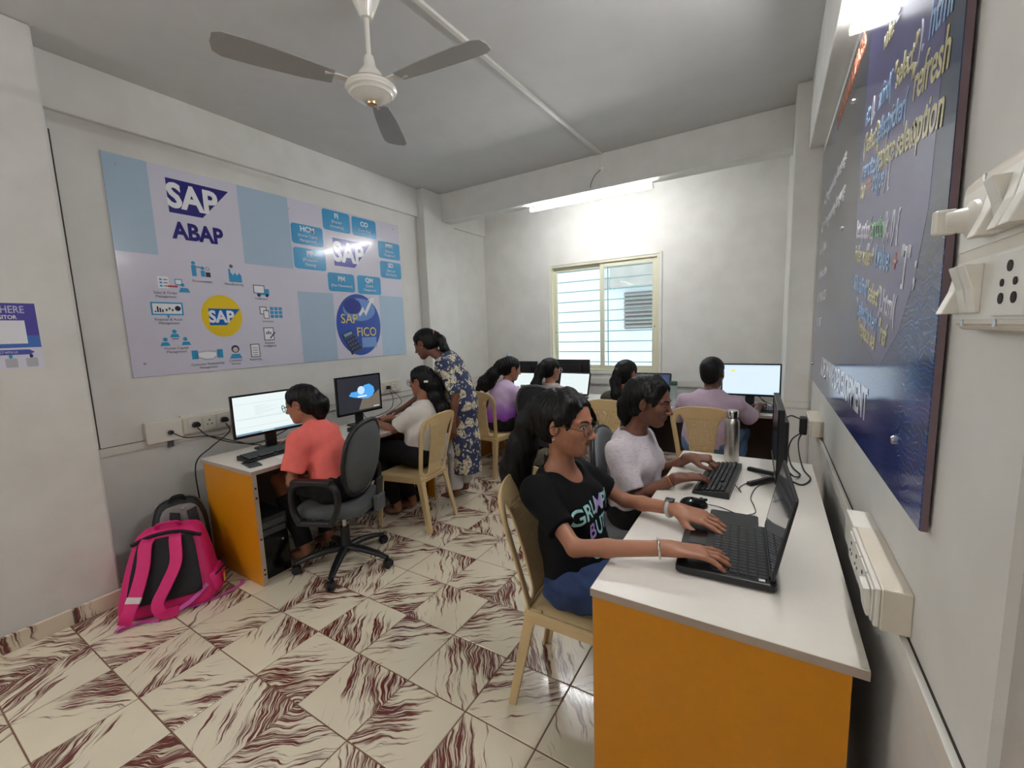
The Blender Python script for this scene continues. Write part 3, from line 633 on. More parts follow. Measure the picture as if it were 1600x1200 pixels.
for i, ((x, y), rz, lab) in enumerate(CH):
    c = ch0 if i == 0 else dup(ch0); c.location = (x, y, 0); c.rotation_euler = (0, 0, math.radians(rz)); c['label'] = lab
# ================================================================ office chairs
M_fab = mat('charcoal_fabric', srgb(84, 86, 86), .85, var=.12, scale=25, bump=.3, bscale=700); M_fabg = mat('grey_fabric', srgb(122, 124, 128), .8, var=.08, scale=25, bump=.2, bscale=700); M_fabk = mat('black_fabric', srgb(40, 41, 43), .85, var=.1, scale=30, bump=.3, bscale=700)
def office_chair(label, loc, rz, fab, arms=True, base_rot=0.0, back_h=.80, shell=M_black, bw=.24, blen=.25):
    t = thing('office_chair', label, 'chair', loc, rz, 'swivel office chairs')
    for k in range(5):
        a = base_rot + 2 * PI * k / 5; d = Vector((math.cos(a), math.sin(a), 0))
        lg = MB(); pts = [d * .03 + V(0, 0, .115), d * .12 + V(0, 0, .112), d * .22 + V(0, 0, .094), d * .30 + V(0, 0, .070)]
        lg.tube(pts, [.030, .027, .023, .018], 10, flat=(.75, 1)); l_ = lg.build('base_leg', M_black, t, smooth=50)
        p = d * .305; s = Vector((-d.y, d.x, 0))
        cs = MB(); cs.tube([p + V(0, 0, .08), p + V(0, 0, .03)], .008, 8)
        Mw = Matrix((d, s, Vector((0, 0, 1)))).transposed() @ Matrix.Rotation(PI / 2, 3, 'X')
        for q in (-1, 1): cs.lathe([(.012, -.008), (.026, -.008), (.028, -.004), (.028, .004), (.026, .008), (.012, .008)], 16, p + s * .014 * q + V(0, 0, .028), Mw)
        cs.box(p + V(0, 0, .042), (.045, .03, .02), Matrix((d, s, Vector((0, 0, 1)))).transposed())
        cs.build('caster', M_black, l_, smooth=40, bevel=0)
    MB().tube([(0, 0, .09), (0, 0, .14), (0, 0, .15), (0, 0, .26)], [.036, .034, .030, .028], 14).build('hub', M_black, t, smooth=40)
    MB().tube([(0, 0, .25), (0, 0, .385)], .016, 12).build('gas_lift', M_steel, t, smooth=40)
    MB().box((0, 0, .385), (.20, .16, .05)).build('mechanism', M_black, t, bevel=.012)
    lv = MB(); lv.tube([(.02, -.06, .38), (.03, -.22, .372)], .005, 8); lv.build('lever', M_black, t, smooth=40)
    # seat cushion
    out = []
    for i in range(28):
        a = 2 * PI * i / 28; c, s = math.cos(a), math.sin(a); e = .55
        out.append((.235 * math.copysign(abs(c) ** e, c) + .01, .235 * math.copysign(abs(s) ** e, s)))
    mb = MB(); rings = [(.90, .40), (.99, .408), (1.0, .425), (.985, .452), (.92, .468), (.55, .470), (.1, .466)]
    vs = [(x * k, y * k, z - (.018 * max(0, x * k - .1) / .13 if z > .42 else 0)) for k, z in rings for x, y in out]; n = 28
    fs = [(r * n + j, r * n + (j + 1) % n, r * n + n + (j + 1) % n, r * n + n + j) for r in range(len(rings) - 1) for j in range(n)] + [tuple(range(n))[::-1], tuple((len(rings) - 1) * n + j for j in range(n))]
    mb.add(vs, fs); mb.build('seat', fab, t, smooth=60)
    # back: oval pad in a plastic shell, curved
    zc = .50 + blen; tilt = math.radians(-9)
    def pad(scale, x0, x1, m, name, parent=t):
        mb = MB(); vs = []; K = [(.3, 0), (.8, 0), (.97, .3), (1, .5), (.97, .8), (.85, 1), (.3, 1)]
        for f, tt in K:
            for i in range(32):
                a = 2 * PI * i / 32; c, s = math.cos(a), math.sin(a); e = .72
                y = bw * f * scale * math.copysign(abs(c) ** e, c); z = blen * f * scale * math.copysign(abs(s) ** e, s)
                y *= 1 - .14 * (-z / blen if z < 0 else z / blen * .45)
                x = x0 + (x1 - x0) * tt + .055 * (y / bw) ** 2 - .03 * math.cos(z / blen * 1.6) + .03
                vs.append((-.235 + x + math.sin(tilt) * z, y, zc + z))
        n = 32; fs = [(r * n + j, r * n + (j + 1) % n, r * n + n + (j + 1) % n, r * n + n + j) for r in range(len(K) - 1) for j in range(n)] + [tuple(range(n))[::-1], tuple((len(K) - 1) * n + j for j in range(n))]
        mb.add(vs, fs); return mb.build(name, m, parent, smooth=60)
    br = pad(1, 0, .055, fab, 'backrest')
    rim = MB(); pts = []
    for i in range(40):
        a = 2 * PI * i / 40; c, s = math.cos(a), math.sin(a); e = .72
        y = bw * 1.0 * math.copysign(abs(c) ** e, c); z = blen * math.copysign(abs(s) ** e, s); y *= 1 - .14 * (-z / blen if z < 0 else z / blen * .45)
        pts.append((-.235 + .018 + .055 * (y / bw) ** 2 - .03 * math.cos(z / blen * 1.6) + .03 + math.sin(tilt) * z, y, zc + z))
    rim.tube(pts, .014, 8, closed=True, flat=(1, 1)); rim.build('piping', shell, br, smooth=60)
    bk = MB(); bk.sweep([(-.08, 0, .378), (-.19, 0, .372), (-.265, 0, .40), (-.262, 0, .50), (-.272, 0, .60)], [(-.010, -.035), (.010, -.035), (.010, .035), (-.010, .035)], up=(0, 0, 1) if False else (1, 0, .3)); bk.build('back_bracket', M_black, t, bevel=.006)
    MB().box((-.258, 0, .44), (.05, .085, .11)).build('bracket_cover', M_greypl if fab is not M_fabk else M_black, t, bevel=.012)
    if arms:
        for s in (-1, 1):
            am = MB(); y = s * .265
            loop = [(.12, y, .40), (.155, y, .47), (.16, y, .57), (.13, y, .635), (.0, y, .65), (-.10, y, .635), (-.135, y, .57), (-.12, y, .47), (-.08, y, .40)]
            am.tube(bez(loop, 5), .020, 8, flat=(1, 1.3)); am.tube([(.0, s * .20, .395), (.0, y, .40)], .018, 8)
            am.box((.02, y, .40), (.24, .04, .03)); am.box((.02, y, .655), (.25, .055, .028)); am.build('armrest', M_black, t, smooth=50, bevel=.006)
    return t
office_chair('charcoal swivel chair with armrests under the girl in the coral T-shirt', (-2.36, 1.68, 0), math.radians(203), M_fab, True, .52, blen=.235, bw=.225)
office_chair('grey-backed swivel chair under the girl in the heather white T-shirt', (-.60, 2.24, 0), math.radians(3), M_fabg, False, .3, blen=.22, bw=.215)
office_chair('black mesh-backed swivel chair under the girl in the grey top', (-1.86, 3.66, 0), math.radians(88), M_fabk, False, .2, blen=.24, bw=.225, shell=M_greypl)
# ================================================================ screens, keyboards and desk things
def emis(name, col, s=1.0): return mat('screen_' + name, (0.02, 0.02, 0.02), .25, emit=col, es=s * .26)
S_wh = emis('white', (.80, .90, .90), 1.0); S_blu = emis('blue', (.72, .86, 1.0), 1.0); S_ln = emis('line', (.60, .68, .70), .9); S_task = emis('task', (.20, .36, .46), .8); S_dark = emis('dark', (.02, .022, .03), 1); S_sky = emis('sky', (.08, .38, .85), 1.0); S_pal = emis('pale', (.55, .75, .95), 1.0); S_sand = emis('sand', (.16, .13, .10), 1); S_yel = emis('yellow', (.9, .8, .2), 1); S_ide = emis('ide', (.03, .05, .12), 1.0); S_cod = emis('code', (.25, .35, .65), 1)
def content(kind, w, h, x, z, parent):
    """children laid on the screen plane (local +x is out)"""
    def q(y0, z0, y1, z1, m, d=0.0): MB().b2((x + d, y0 * w - w / 2, z + z0 * h), (x + d + .0004, y1 * w - w / 2, z + z1 * h)).build('screen_print', m, parent)
    # y runs to the viewer's left when facing the screen, so mirror: u = 1 - y
    def Q(u0, v0, u1, v1, m, d=0.0): q(u0, v0, u1, v1, m, d)
    if kind == 'doc':
        Q(0, 0, 1, .05, S_task, .0006)
        for k in range(9): Q(.35 + .02 * k, .012, .362 + .02 * k, .038, S_wh, .0012)
        for v in (.80, .42, .40, .19): Q(.02, v, .98, v + .008, S_ln, .0006)
        for k in range(9): Q(.28, .48 + .03 * k, .28 + .1 + .3 * ((k * 37) % 7) / 7, .486 + .03 * k, S_ln, .0006)
    if kind == 'lock':
        mb = MB(); pts = [(.24, .48), (.34, .43), (.42, .40), (.55, .36), (.70, .34), (.80, .40), (.86, .52), (.84, .66), (.74, .76), (.62, .74), (.52, .66), (.42, .58), (.30, .58)]
        MB().prism([(p[0] * w - w / 2, p[1] * h + z) for p in pts], .0005, Matrix(((0, 0, 1, x + .0006), (1, 0, 0, 0), (0, 1, 0, 0), (0, 0, 0, 1)))).build('screen_print', S_sky, parent)
        MB().prism(circ(.085 * w, 24, .03 * w, z + .60 * h), .0005, Matrix(((0, 0, 1, x + .0014), (1, 0, 0, 0), (0, 1, 0, 0), (0, 0, 0, 1)))).build('screen_print', S_pal, parent)
        MB().prism([(p[0] * w - w / 2, p[1] * h + z) for p in ((.45, .04), (.98, .04), (.98, .55), (.80, .40), (.70, .34), (.55, .36))], .0004, Matrix(((0, 0, 1, x + .0003), (1, 0, 0, 0), (0, 1, 0, 0), (0, 0, 0, 1)))).build('screen_print', S_sand, parent)
        Q(.44, .405, .66, .445, S_wh, .0016)
        for k in range(4): Q(.82 + .035 * k, .06, .84 + .035 * k, .09, S_wh, .001)
    if kind == 'app':
        Q(0, .955, 1, 1, S_pal, .0006); Q(0, 0, 1, .03, S_pal, .0006); Q(.16, .76, .22, .84, S_yel, .0006)
        for k in range(5): Q(.3, .30 + .1 * k, .3 + .2 + .3 * ((k * 37) % 5) / 5, .305 + .1 * k, S_pal, .0006)
    if kind == 'ide':
        Q(0, .9, 1, 1, S_cod, .0006)
        for k in range(14): Q(.1 + .05 * (k % 3), .12 + .052 * k, .1 + .05 * (k % 3) + .15 + .4 * ((k * 31) % 9) / 9, .135 + .052 * k, S_cod, .0006)
    if kind == 'sheet':
        Q(0, .93, 1, 1, S_ln, .0006)
        for k in range(8): Q(.06, .1 + .1 * k, .94, .104 + .1 * k, S_ln, .0006)
def monitor(label, loc, rz, w, h, scr, kind, zb, stand='T', tilt=0.0, group='monitors'):
    """screen faces local +x; zb = height of the screen's lower edge above the desk"""
    t = thing('monitor', label, 'monitor', loc, rz, group)
    bod = MB(); bod.b2((-.022, -w / 2 - .012, zb - .018), (0, w / 2 + .012, zb + h + .012)); bod.b2((-.045, -w * .32, zb + h * .12), (-.02, w * .32, zb + h * .8))
    bo = bod.build('housing', M_black, t, bevel=.004)
    be = MB(); x = .0005
    be.b2((0, -w / 2 - .012, zb - .018), (.004, w / 2 + .012, zb)); be.b2((0, -w / 2 - .012, zb + h), (.004, w / 2 + .012, zb + h + .012)); be.b2((0, -w / 2 - .012, zb), (.004, -w / 2, zb + h)); be.b2((0, w / 2, zb), (.004, w / 2 + .012, zb + h))
    be.build('bezel', M_gloss, bo, bevel=.0015)
    sc = MB().b2((0, -w / 2, zb), (.0012, w / 2, zb + h)).build('screen', scr, t)
    if kind: content(kind, w, h, .0013, zb, sc)
    nk = MB(); nk.box((-.035, 0, (zb + .05) / 2 + .01), (.022, .075, zb + .05)); nk.build('stand_neck', M_black, t, bevel=.004)
    if stand == 'T': MB().prism(rrect(.16, .21, .03), .012, Matrix.Translation((-.01, 0, 0))).build('stand_base', M_black, t, bevel=.004)
    else:
        for s in (-1, 1):
            ft = MB(); ft.sweep([(-.05, 0, .022), (.02, s * .05, .018), (.105, s * .125, .006)], [(-.006, -.016), (.012, -.010), (.012, .010), (-.006, .016)]); ft.build('stand_foot', M_black, t, bevel=.003)
    return t
monitor('monitor with a white document screen on the left desk by the phone', (-3.03, 1.645, DZ), math.radians(-3), .475, .265, S_wh, 'doc', .125)
monitor('monitor showing a dark blue lock screen on the left desk', (-3.04, 2.43, DZ), math.radians(-2), .43, .30, S_dark, 'lock', .12)
monitor('monitor with a pale blue screen in front of the man in lavender', (-.145, 4.42, DZ), math.radians(-90), .455, .268, S_blu, 'app', .115)
monitor('monitor turned edge-on at the far end of the near right desk', (.035, 2.36, DZ), PI + .03, .50, .30, M_gloss, None, .085, 'V')
monitor('black monitor back behind the laptop of the girl in purple', (-2.62, 4.58, DZ), math.radians(90), .38, .235, M_gloss, None, .14)
monitor('black monitor back under the window behind the girl in grey', (-1.97, 4.58, DZ), math.radians(90), .42, .25, M_gloss, None, .15)
M_key = mat('key_plastic', srgb(34, 35, 38), .4, var=.1); M_keyl = mat('key_edge', srgb(58, 60, 64), .4)
def keys_mesh(mb, x0, y0, rows, cols, dx, dy, z, kx, ky, kh):
    for r in range(rows):
        for c in range(cols):
            if r == rows - 1 and 3 < c < 9:
                continue
            mb.box((x0 + r * dx, y0 + c * dy, z), (kx, ky, kh))
        if r == rows - 1: mb.box((x0 + r * dx, y0 + 6 * dy, z), (kx, ky + 4 * dy, kh))
def keyboard(label, loc, rz, w=.45, d=.15):
    """user side at local -x"""
    t = thing('keyboard', label, 'keyboard', loc, rz, 'desktop keyboards')
    b = MB(); pr = [(-d / 2, 0), (d / 2, 0), (d / 2, .032), (d / 2 - .02, .032), (-d / 2, .014)]
    b.prism(pr, w, Matrix(((1, 0, 0, 0), (0, 0, 1, -w / 2), (0, 1, 0, 0), (0, 0, 0, 1)))); b.build('case', M_black, t, bevel=.003)
    k = MB(); sl = math.atan2(.018, d - .02)
    Mk = Matrix.Rotation(-sl, 3, 'Y')
    for r in range(6):
        for c in range(21):
            if c in (15, 16) and r in (1,): continue
            x = d / 2 - .030 - r * (d - .034) / 6; z = .014 + (x + d / 2) * .018 / (d - .02) + .005
            if r == 5 and 3 <= c <= 8:
                if c == 5: k.box((x, -(-w / 2 + .018 + (c + .5) * (w - .036) / 20), z), (.014, .10, .007), Mk)
                continue
            k.box((x, -(-w / 2 + .018 + c * (w - .036) / 20), z), (.015, .0165, .007), Mk)
    tag(k.build('keys', M_key, t, bevel=.0015, seg=1), None, None, None, 'stuff')
    MB().box((d / 2 - .012, w / 2 - .07, .0335), (.006, .05, .0015)).build('indicator_strip', M_keyl, t)
    return t
keyboard('black keyboard under the hands of the girl in the heather T-shirt', (-.195, 2.245, DZ), math.radians(-3), .47, .155)
keyboard('black keyboard in front of the document monitor on left desk', (-2.86, 1.56, DZ), PI + .06, .44, .14)
keyboard('black keyboard under the hands of the girl in the white shirt', (-2.85, 2.40, DZ), PI, .44, .14)
keyboard('dark keyboard in front of the man in lavender', (-.02, 4.20, DZ), PI / 2, .40, .13)
def laptop(label, loc, rz, w, d, lid, ang, scr, kind, extra=False):
    """user side at local -x, hinge at +x"""
    t = thing('laptop', label, 'laptop', loc, rz, 'laptops')
    MB().prism(rrect(d, w, .018), .022, Matrix.Translation((0, 0, .004))).build('base', M_black, t, bevel=.004)
    dk = MB().prism(rrect(d * .52, w * .88, .006, 3, d * .13, 0), .0012, Matrix.Translation((0, 0, .026))).build('keyboard_deck', mat('deck_silver', srgb(150, 150, 152), .35, .6), t)
    MB().prism(rrect(d * .52 - .004, w * .88 - .004, .005, 3, d * .13, 0), .0016, Matrix.Translation((0, 0, .026))).build('key_well', M_gloss, t)
    k = MB()
    for r in range(6):
        for c in range(18):
            x = d * .37 - r * d * .094; k.box((x, w * .42 - c * w * .84 / 17, .0292), (d * .080, w * .040, .004))
    tag(k.build('keys', M_key, t, bevel=.001, seg=1), None, None, None, 'stuff')
    MB().prism(rrect(d * .20, w * .27, .006, 3, -d * .32, w * .06), .0008, Matrix.Translation((0, 0, .026))).build('touchpad', M_gloss, t)
    hg = MB(); hg.tube([(d / 2 - .012, -w * .42, .03), (d / 2 - .012, w * .42, .03)], .009, 10); hg.build('hinge', M_black, t, smooth=50)
    # lid, turned about the hinge
    Ml = Matrix.Translation((d / 2 - .010, 0, .030)) @ Matrix.Rotation(ang, 4, 'Y')
    li = MB(); li.prism(rrect(lid, w, .016, 4, lid / 2, 0), .008, Ml); lo = li.build('lid', M_black, t, bevel=.002)
    sc = MB(); sc.prism(rect(lid * .07, -w * .455, lid * .94, w * .455), .0008, Ml @ Matrix.Translation((0, 0, .0078))); so = sc.build('screen', scr, lo)
    if kind:
        for kq in range(9):
            g = MB(); g.prism(rect(lid * (.14 + .085 * kq), -w * .38, lid * (.145 + .085 * kq), w * (.1 + .28 * ((kq * 37) % 5) / 5)), .0006, Ml @ Matrix.Translation((0, 0, .0087))); g.build('screen_print', kind, lo)
    for s in (-1, 1):
        MB().box((d * .36, s * w * .455, .0268), (.016, .012, .001)).build('sticker', M_white_pl if s < 0 else M_greypl, t)
    return t
S_lap = mat('lap_screen', srgb(52, 50, 66), .06, coat=.6, var=.02)
# lid leans back: rotation takes +x (lid length) up; negative angle about Y lifts
laptop('black laptop under the hands of the girl in the black T-shirt', (-.105, 1.525, DZ), math.radians(3), .40, .275, .262, math.radians(-79), S_lap, None)
laptop('open laptop with a white sheet on screen in front of the girl in purple', (-2.47, 4.24, DZ), PI / 2 + .04, .37, .25, .25, math.radians(-72), S_wh, S_ln)
laptop('open laptop with a white screen in front of the girl in grey', (-1.875, 4.24, DZ), PI / 2 - .05, .38, .25, .26, math.radians(-72), S_wh, S_ln)
laptop('open laptop with a dark code screen in front of the girl in olive', (-1.015, 4.24, DZ), PI / 2, .37, .25, .27, math.radians(-75), S_ide, S_cod)
# optical mouse
def mouse(label, loc, rz):
    t = thing('computer_mouse', label, 'mouse', loc, rz)
    vs = []; n = 20; K = [(1.0, .0), (1.03, .008), (.97, .02), (.78, .031), (.45, .038), (.1, .040)]
    for f, z in K:
        for i in range(n):
            a = 2 * PI * i / n; c, s = math.cos(a), math.sin(a); vs.append((.056 * f * math.copysign(abs(c) ** .85, c), .032 * f * math.copysign(abs(s) ** .8, s) * (1 - .08 * c), z * (1 - .12 * c)))
    fs = [(r * n + j, r * n + (j + 1) % n, r * n + n + (j + 1) % n, r * n + n + j) for r in range(len(K) - 1) for j in range(n)] + [tuple(range(n))[::-1], tuple((len(K) - 1) * n + j for j in range(n))]
    MB().add(vs, fs).build('shell', M_gloss, t, smooth=60)
    MB().lathe([(.009, -.003), (.010, 0), (.009, .003)], 14, (.030, 0, .033), Matrix.Rotation(PI / 2, 3, 'X')).build('scroll_wheel', M_greypl, t, smooth=40)
    MB().box((.03, 0, .031), (.05, .0012, .012)).build('button_seam', M_black, t)
    return t
mouse('glossy black mouse between the laptop and the keyboard', (-.255, 1.865, DZ), math.radians(25))
cable('mouse_cable', 'thin black mouse cable looping across the near right desk', [(-.205, 1.89, DZ + .012), (-.15, 1.90, DZ + .003), (-.08, 1.86, DZ + .003), (-.03, 1.90, DZ + .003), (-.035, 1.98, DZ + .003), (-.05, 2.07, DZ + .003), (-.03, 2.22, DZ + .003), (.03, 2.32, DZ + .003), (.10, 2.40, DZ + .003)], .0019)
cable('keyboard_cable', 'thin black keyboard cable behind the near right keyboard', [(-.118, 2.16, DZ + .02), (-.09, 2.12, DZ + .003), (-.10, 2.18, DZ + .003), (-.06, 2.28, DZ + .003), (.0, 2.30, DZ + .003), (.09, 2.42, DZ + .003)], .0019)
nbk = thing('mouse_pad', 'thin black pad lying beyond the laptop on near desk', 'pad', (-.10, 1.80, DZ), math.radians(2))
MB().prism(rrect(.17, .13, .012), .006).build('pad', M_black, nbk, bevel=.001)
# steel flask
fl = thing('steel_flask', 'brushed steel water flask standing on the near right desk', 'bottle', (-.165, 2.60, DZ))
M_br = mat('brushed_steel', (.56, .53, .50), .32, 1.0, var=.10, scale=60, stretch=(1, 1, .05))
MB().lathe([(.030, 0), (.036, .003), (.0375, .012), (.0375, .215), (.035, .232), (.027, .246), (.025, .25)], 28).build('body', M_br, fl, smooth=40)
MB().lathe([(.0255, .25), (.030, .253), (.0305, .285), (.028, .291), (.008, .293)], 28).build('cap', M_chrome, fl, smooth=40)
MB().lathe([(.0262, .246), (.0262, .252)], 24).build('neck_ring', M_black, fl, smooth=40)
# glass bottle with green cap on the back desk
gb = thing('water_bottle', 'clear square bottle with a dark green cap on back desk', 'bottle', (-.775, 4.22, DZ))
M_pet = mat('clear_bottle', (.62, .74, .72), .08, trans=.55, var=.03); M_grn = mat('green_cap', srgb(52, 92, 78), .4)
MB().prism(rrect(.062, .062, .014, 4), .20, Matrix.Translation((0, 0, .0))).build('body', M_pet, gb, bevel=.006)
MB().lathe([(.034, .20), (.035, .203), (.035, .232), (.030, .238)], 20).build('cap', M_grn, gb, smooth=40)
# phone and papers on the left desk
ph = thing('mobile_phone', 'dark smartphone lying at the corner of the left desk', 'phone', (-2.735, 1.335, DZ), math.radians(80))
MB().prism(rrect(.075, .155, .010), .008, Matrix.Rotation(0, 4, 'Z')).build('body', M_greypl, ph, bevel=.002); MB().prism(rrect(.070, .150, .009), .0008, Matrix.Translation((0, 0, .008))).build('screen', M_gloss, ph)
M_pap = mat('paper', srgb(236, 232, 228), .7, var=.02)
def curl_sheet(label, loc, rz, w, h, lift):
    vs = []; fs = []; n = 10
    for i in range(n + 1):
        for j in range(5):
            u = i / n; vs.append((u * w, j / 4 * h, .0012 + lift * max(0, u - .5) ** 2 * 4)); vs[-1] = vs[-1]
    for i in range(n):
        for j in range(4): k = i * 5 + j; fs.append((k, k + 5, k + 6, k + 1))
    o = MB().add(vs, fs).build('paper_sheet', M_pap, None, smooth=60); o.location = loc; o.rotation_euler = (0, 0, rz)
    sm = o.modifiers.new('s', 'SOLIDIFY'); sm.thickness = .0006
    return tag(o, label, 'paper')
curl_sheet('white paper sheets in front of the girl in coral', (-2.60, 1.47, DZ), math.radians(84), .26, .20, .0)
# computer towers under the desks
def tower(label, loc, rz):
    t = thing('computer_tower', label, 'computer', loc, rz, 'computer towers'); M_tw = mat('tower_metal', srgb(38, 38, 40), .5)
    MB().b2((-.20, -.09, 0), (.20, .09, .40)).build('case', M_tw, t, bevel=.004)
    fp = MB().b2((.20, -.09, .0), (.212, .09, .40)).build('front_panel', M_gloss, t, bevel=.004)
    for z in (.33, .28): MB().b2((.212, -.075, z), (.2135, .075, z + .035)).build('drive_bay', M_greypl, fp)
    MB().lathe([(.008, 0), (.008, .003)], 14, M=Matrix.Rotation(PI / 2, 3, 'Y')).build('power_button', M_steel, fp, loc=(.212, .05, .22))
tower('black computer tower under the left desk beside the coral T-shirt girl', (-2.86, 1.378, 0), 0)
tower('black computer tower at the far end of the left desk', (-2.88, 2.712, 0), 0)
# ================================================================ sockets, switches, plugs
class Holes:
    def __init__(q, L): q.L = L
    def build(q, name, m, parent, loc):
        for (u, v, r) in q.L: MB().prism(circ(r, 10, u, v), .0008).build('socket_hole', m, parent, loc=loc)
def socket_face(_, u, v, s=1.0): return Holes([(u + a * s, v + b_ * s, r * s) for (a, b_, r) in ((0, .014, .0045), (-.011, -.008, .0035), (.011, -.008, .0035))])
M_hole = mat('socket_hole', srgb(40, 30, 28), .8)
def plug(name_parent, u, v, z, M, drop=None):
    p = MB(); p.prism([(-.019, -.016), (.019, -.016), (.024, .0), (.012, .020), (-.012, .020), (-.024, 0)], .032, Matrix.Translation((u, v, z)))
    return p.build('plug', M_black, name_parent, bevel=.004)
# left wall box run
SB = panel_frame('socket_box', 'white socket box run with plugs on the left wall by the pier', 'socket', ML, (XL, 1.055, .872))
MB().b2((0, -.028, 0), (.20, .115, .048)).build('cover_box', M_white_pl, SB, bevel=.004)
b2_ = MB().b2((.20, -.012, 0), (.585, .125, .042)).build('back_box', M_white_pl, SB, bevel=.004)
MB().b2((.205, -.004, .042), (.575, .105, .050)).build('face_plate', M_aged_pl, SB, bevel=.003)
for k, u in enumerate((.275, .365, .455, .535)):
    MB().b2((u - .040, .010, .050), (u + .040, .092, .053)).build('module', M_white_pl, SB, bevel=.002)
    if k == 1: socket_face(None, u, .05, 1.3).build('socket_holes', M_hole, SB, loc=(0, 0, .053))
plug(SB, .275, .052, .053, ML); plug(SB, .455, .052, .053, ML)
MB().prism(circ(.014, 12, .128, .03), .028, Matrix.Translation((0, 0, .045))).build('cable_gland', M_black, SB, bevel=.002)
MB().b2((.115, -.075, .010), (.150, -.028, .022)).build('hanging_tag', M_greypl, SB, bevel=.002)
SB2 = panel_frame('socket_box', 'small white socket with a black plug behind the lock-screen monitor', 'socket', ML, (XL, 3.02, .885))
MB().b2((0, 0, 0), (.27, .13, .04)).build('back_box', M_white_pl, SB2, bevel=.004); MB().b2((.01, .01, .04), (.26, .12, .047)).build('face_plate', M_aged_pl, SB2, bevel=.003)
for u in (.07, .16, .225): MB().b2((u - .03, .025, .047), (u + .03, .105, .050)).build('module', M_white_pl, SB2, bevel=.002)
socket_face(None, .16, .065, 1.2).build('socket_holes', M_hole, SB2, loc=(0, 0, .050)); plug(SB2, .07, .065, .05, ML)
X0 = XL
cable('power_cable', 'black power cable dropping from the left socket to the floor', [(X0 + .08, 1.51, .90), (X0 + .12, 1.51, .84), (X0 + .13, 1.38, .76), (X0 + .20, 1.245, .68), (X0 + .22, 1.235, .40), (X0 + .23, 1.235, .08), (X0 + .26, 1.25, .01)], .004)
cable('power_cable', 'black cable from the left socket plug to the document monitor', [(X0 + .08, 1.33, .905), (X0 + .13, 1.36, .85), (X0 + .14, 1.48, .775), (X0 + .17, 1.60, DZ + .006), (X0 + .22, 1.66, DZ + .008), (X0 + .26, 1.74, DZ + .03), (X0 + .36, 1.82, DZ + .10), (X0 + .40, 1.80, DZ + .16)], .004)
cable('power_cable', 'black cable from the white cover box lying onto the left desk', [(X0 + .075, 1.183, .90), (X0 + .13, 1.24, .86), (X0 + .15, 1.36, .845), (X0 + .16, 1.50, .78), (X0 + .20, 1.60, DZ + .005), (X0 + .30, 1.62, DZ + .006), (X0 + .42, 1.58, DZ + .006)], .004)
cable('power_cable', 'black cable between the lock-screen monitor and its wall plug', [(X0 + .08, 3.09, .93), (X0 + .13, 3.08, .84), (X0 + .18, 3.0, .755), (X0 + .25, 2.8, DZ + .006), (X0 + .30, 2.6, DZ + .012), (X0 + .40, 2.46, DZ + .10)], .0035)
cable('power_cable', 'thin second cable hanging beside the lock-screen monitor plug', [(X0 + .08, 3.10, .94), (X0 + .16, 3.16, .82), (X0 + .17, 3.12, .765), (X0 + .28, 2.85, DZ + .005), (X0 + .36, 2.62, DZ + .005), (X0 + .44, 2.45, DZ + .02)], .0028)
# right wall long box
RB = panel_frame('socket_box', 'long white wall socket box beside the near right desk', 'socket', MR, (XR, 1.525, .853))
MB().b2((0, .0, 0), (.125, .090, .056)).build('cover_box', M_white_pl, RB, bevel=.003)
MB().b2((.127, .0, 0), (.445, .092, .050)).build('back_box', M_aged_pl, RB, bevel=.003)
MB().b2((.130, .003, .050), (.442, .089, .060)).build('face_plate', M_white_pl, RB, bevel=.003)
for k in range(4):
    u = .172 + k * .076; MB().b2((u - .034, .010, .060), (u + .034, .082, .064)).build('module', M_white_pl, RB, bevel=.002)
    if k < 3: socket_face(None, u, .046, 1.1).build('socket_hole', M_hole, RB, loc=(0, 0, .0642))
    else: MB().box((u, .046, .068), (.052, .062, .012), Matrix.Rotation(.12, 3, 'X')).build('rocker_switch', M_white_pl, RB, bevel=.002)
RB2 = panel_frame('socket_box', 'small white socket box with black adaptor at the right wall corner', 'socket', MR, (XR, 3.13, .858))
MB().b2((0, 0, 0), (.33, .090, .056)).build('back_box', M_aged_pl, RB2, bevel=.003); MB().b2((.01, .004, .056), (.32, .086, .064)).build('face_plate', M_white_pl, RB2, bevel=.003)
socket_face(None, .25, .046, 1.2).build('socket_hole', M_hole, RB2, loc=(0, 0, .0642))
MB().b2((.10, -.03, .064), (.17, .072, .100)).build('adaptor', M_black, RB2, bevel=.006)
for nm, pts in (('black power cable looping from the wall adaptor behind the edge-on monitor', [(XR - .085, 3.00, .835), (.13, 2.95, .80), (.11, 2.84, .752), (.12, 2.62, DZ + .006), (.15, 2.48, DZ + .008), (.12, 2.40, DZ + .02), (.07, 2.37, DZ + .08)]),
        ('second black cable hanging from the wall adaptor to the desk', [(XR - .085, 2.99, .835), (.16, 2.92, .80), (.16, 2.78, .755), (.17, 2.58, DZ + .006), (.19, 2.44, DZ + .006), (.15, 2.33, DZ + .006), (.10, 2.38, DZ + .006)]),
        ('grey video cable arching from adaptor to the edge-on monitor', [(XR - .10, 2.99, .92), (.11, 2.9, .95), (.075, 2.75, .92), (.085, 2.55, .82), (.06, 2.42, .86)])):
    cable('power_cable', nm, pts, .0038)
for nm, pts in (('black cables bundled behind the monitor of the man in lavender', [(-.13, 4.46, DZ + .16), (-.06, 4.56, DZ + .06), (.0, 4.60, DZ + .01), (.06, 4.52, DZ + .01), (.03, 4.44, DZ + .01)]), ('loose black cable beside the pale blue monitor stand', [(-.10, 4.5, DZ + .12), (-.03, 4.42, DZ + .05), (.03, 4.38, DZ + .006), (.07, 4.46, DZ + .006), (.06, 4.6, DZ + .006)])):
    cable('monitor_cable', nm, pts, .004)
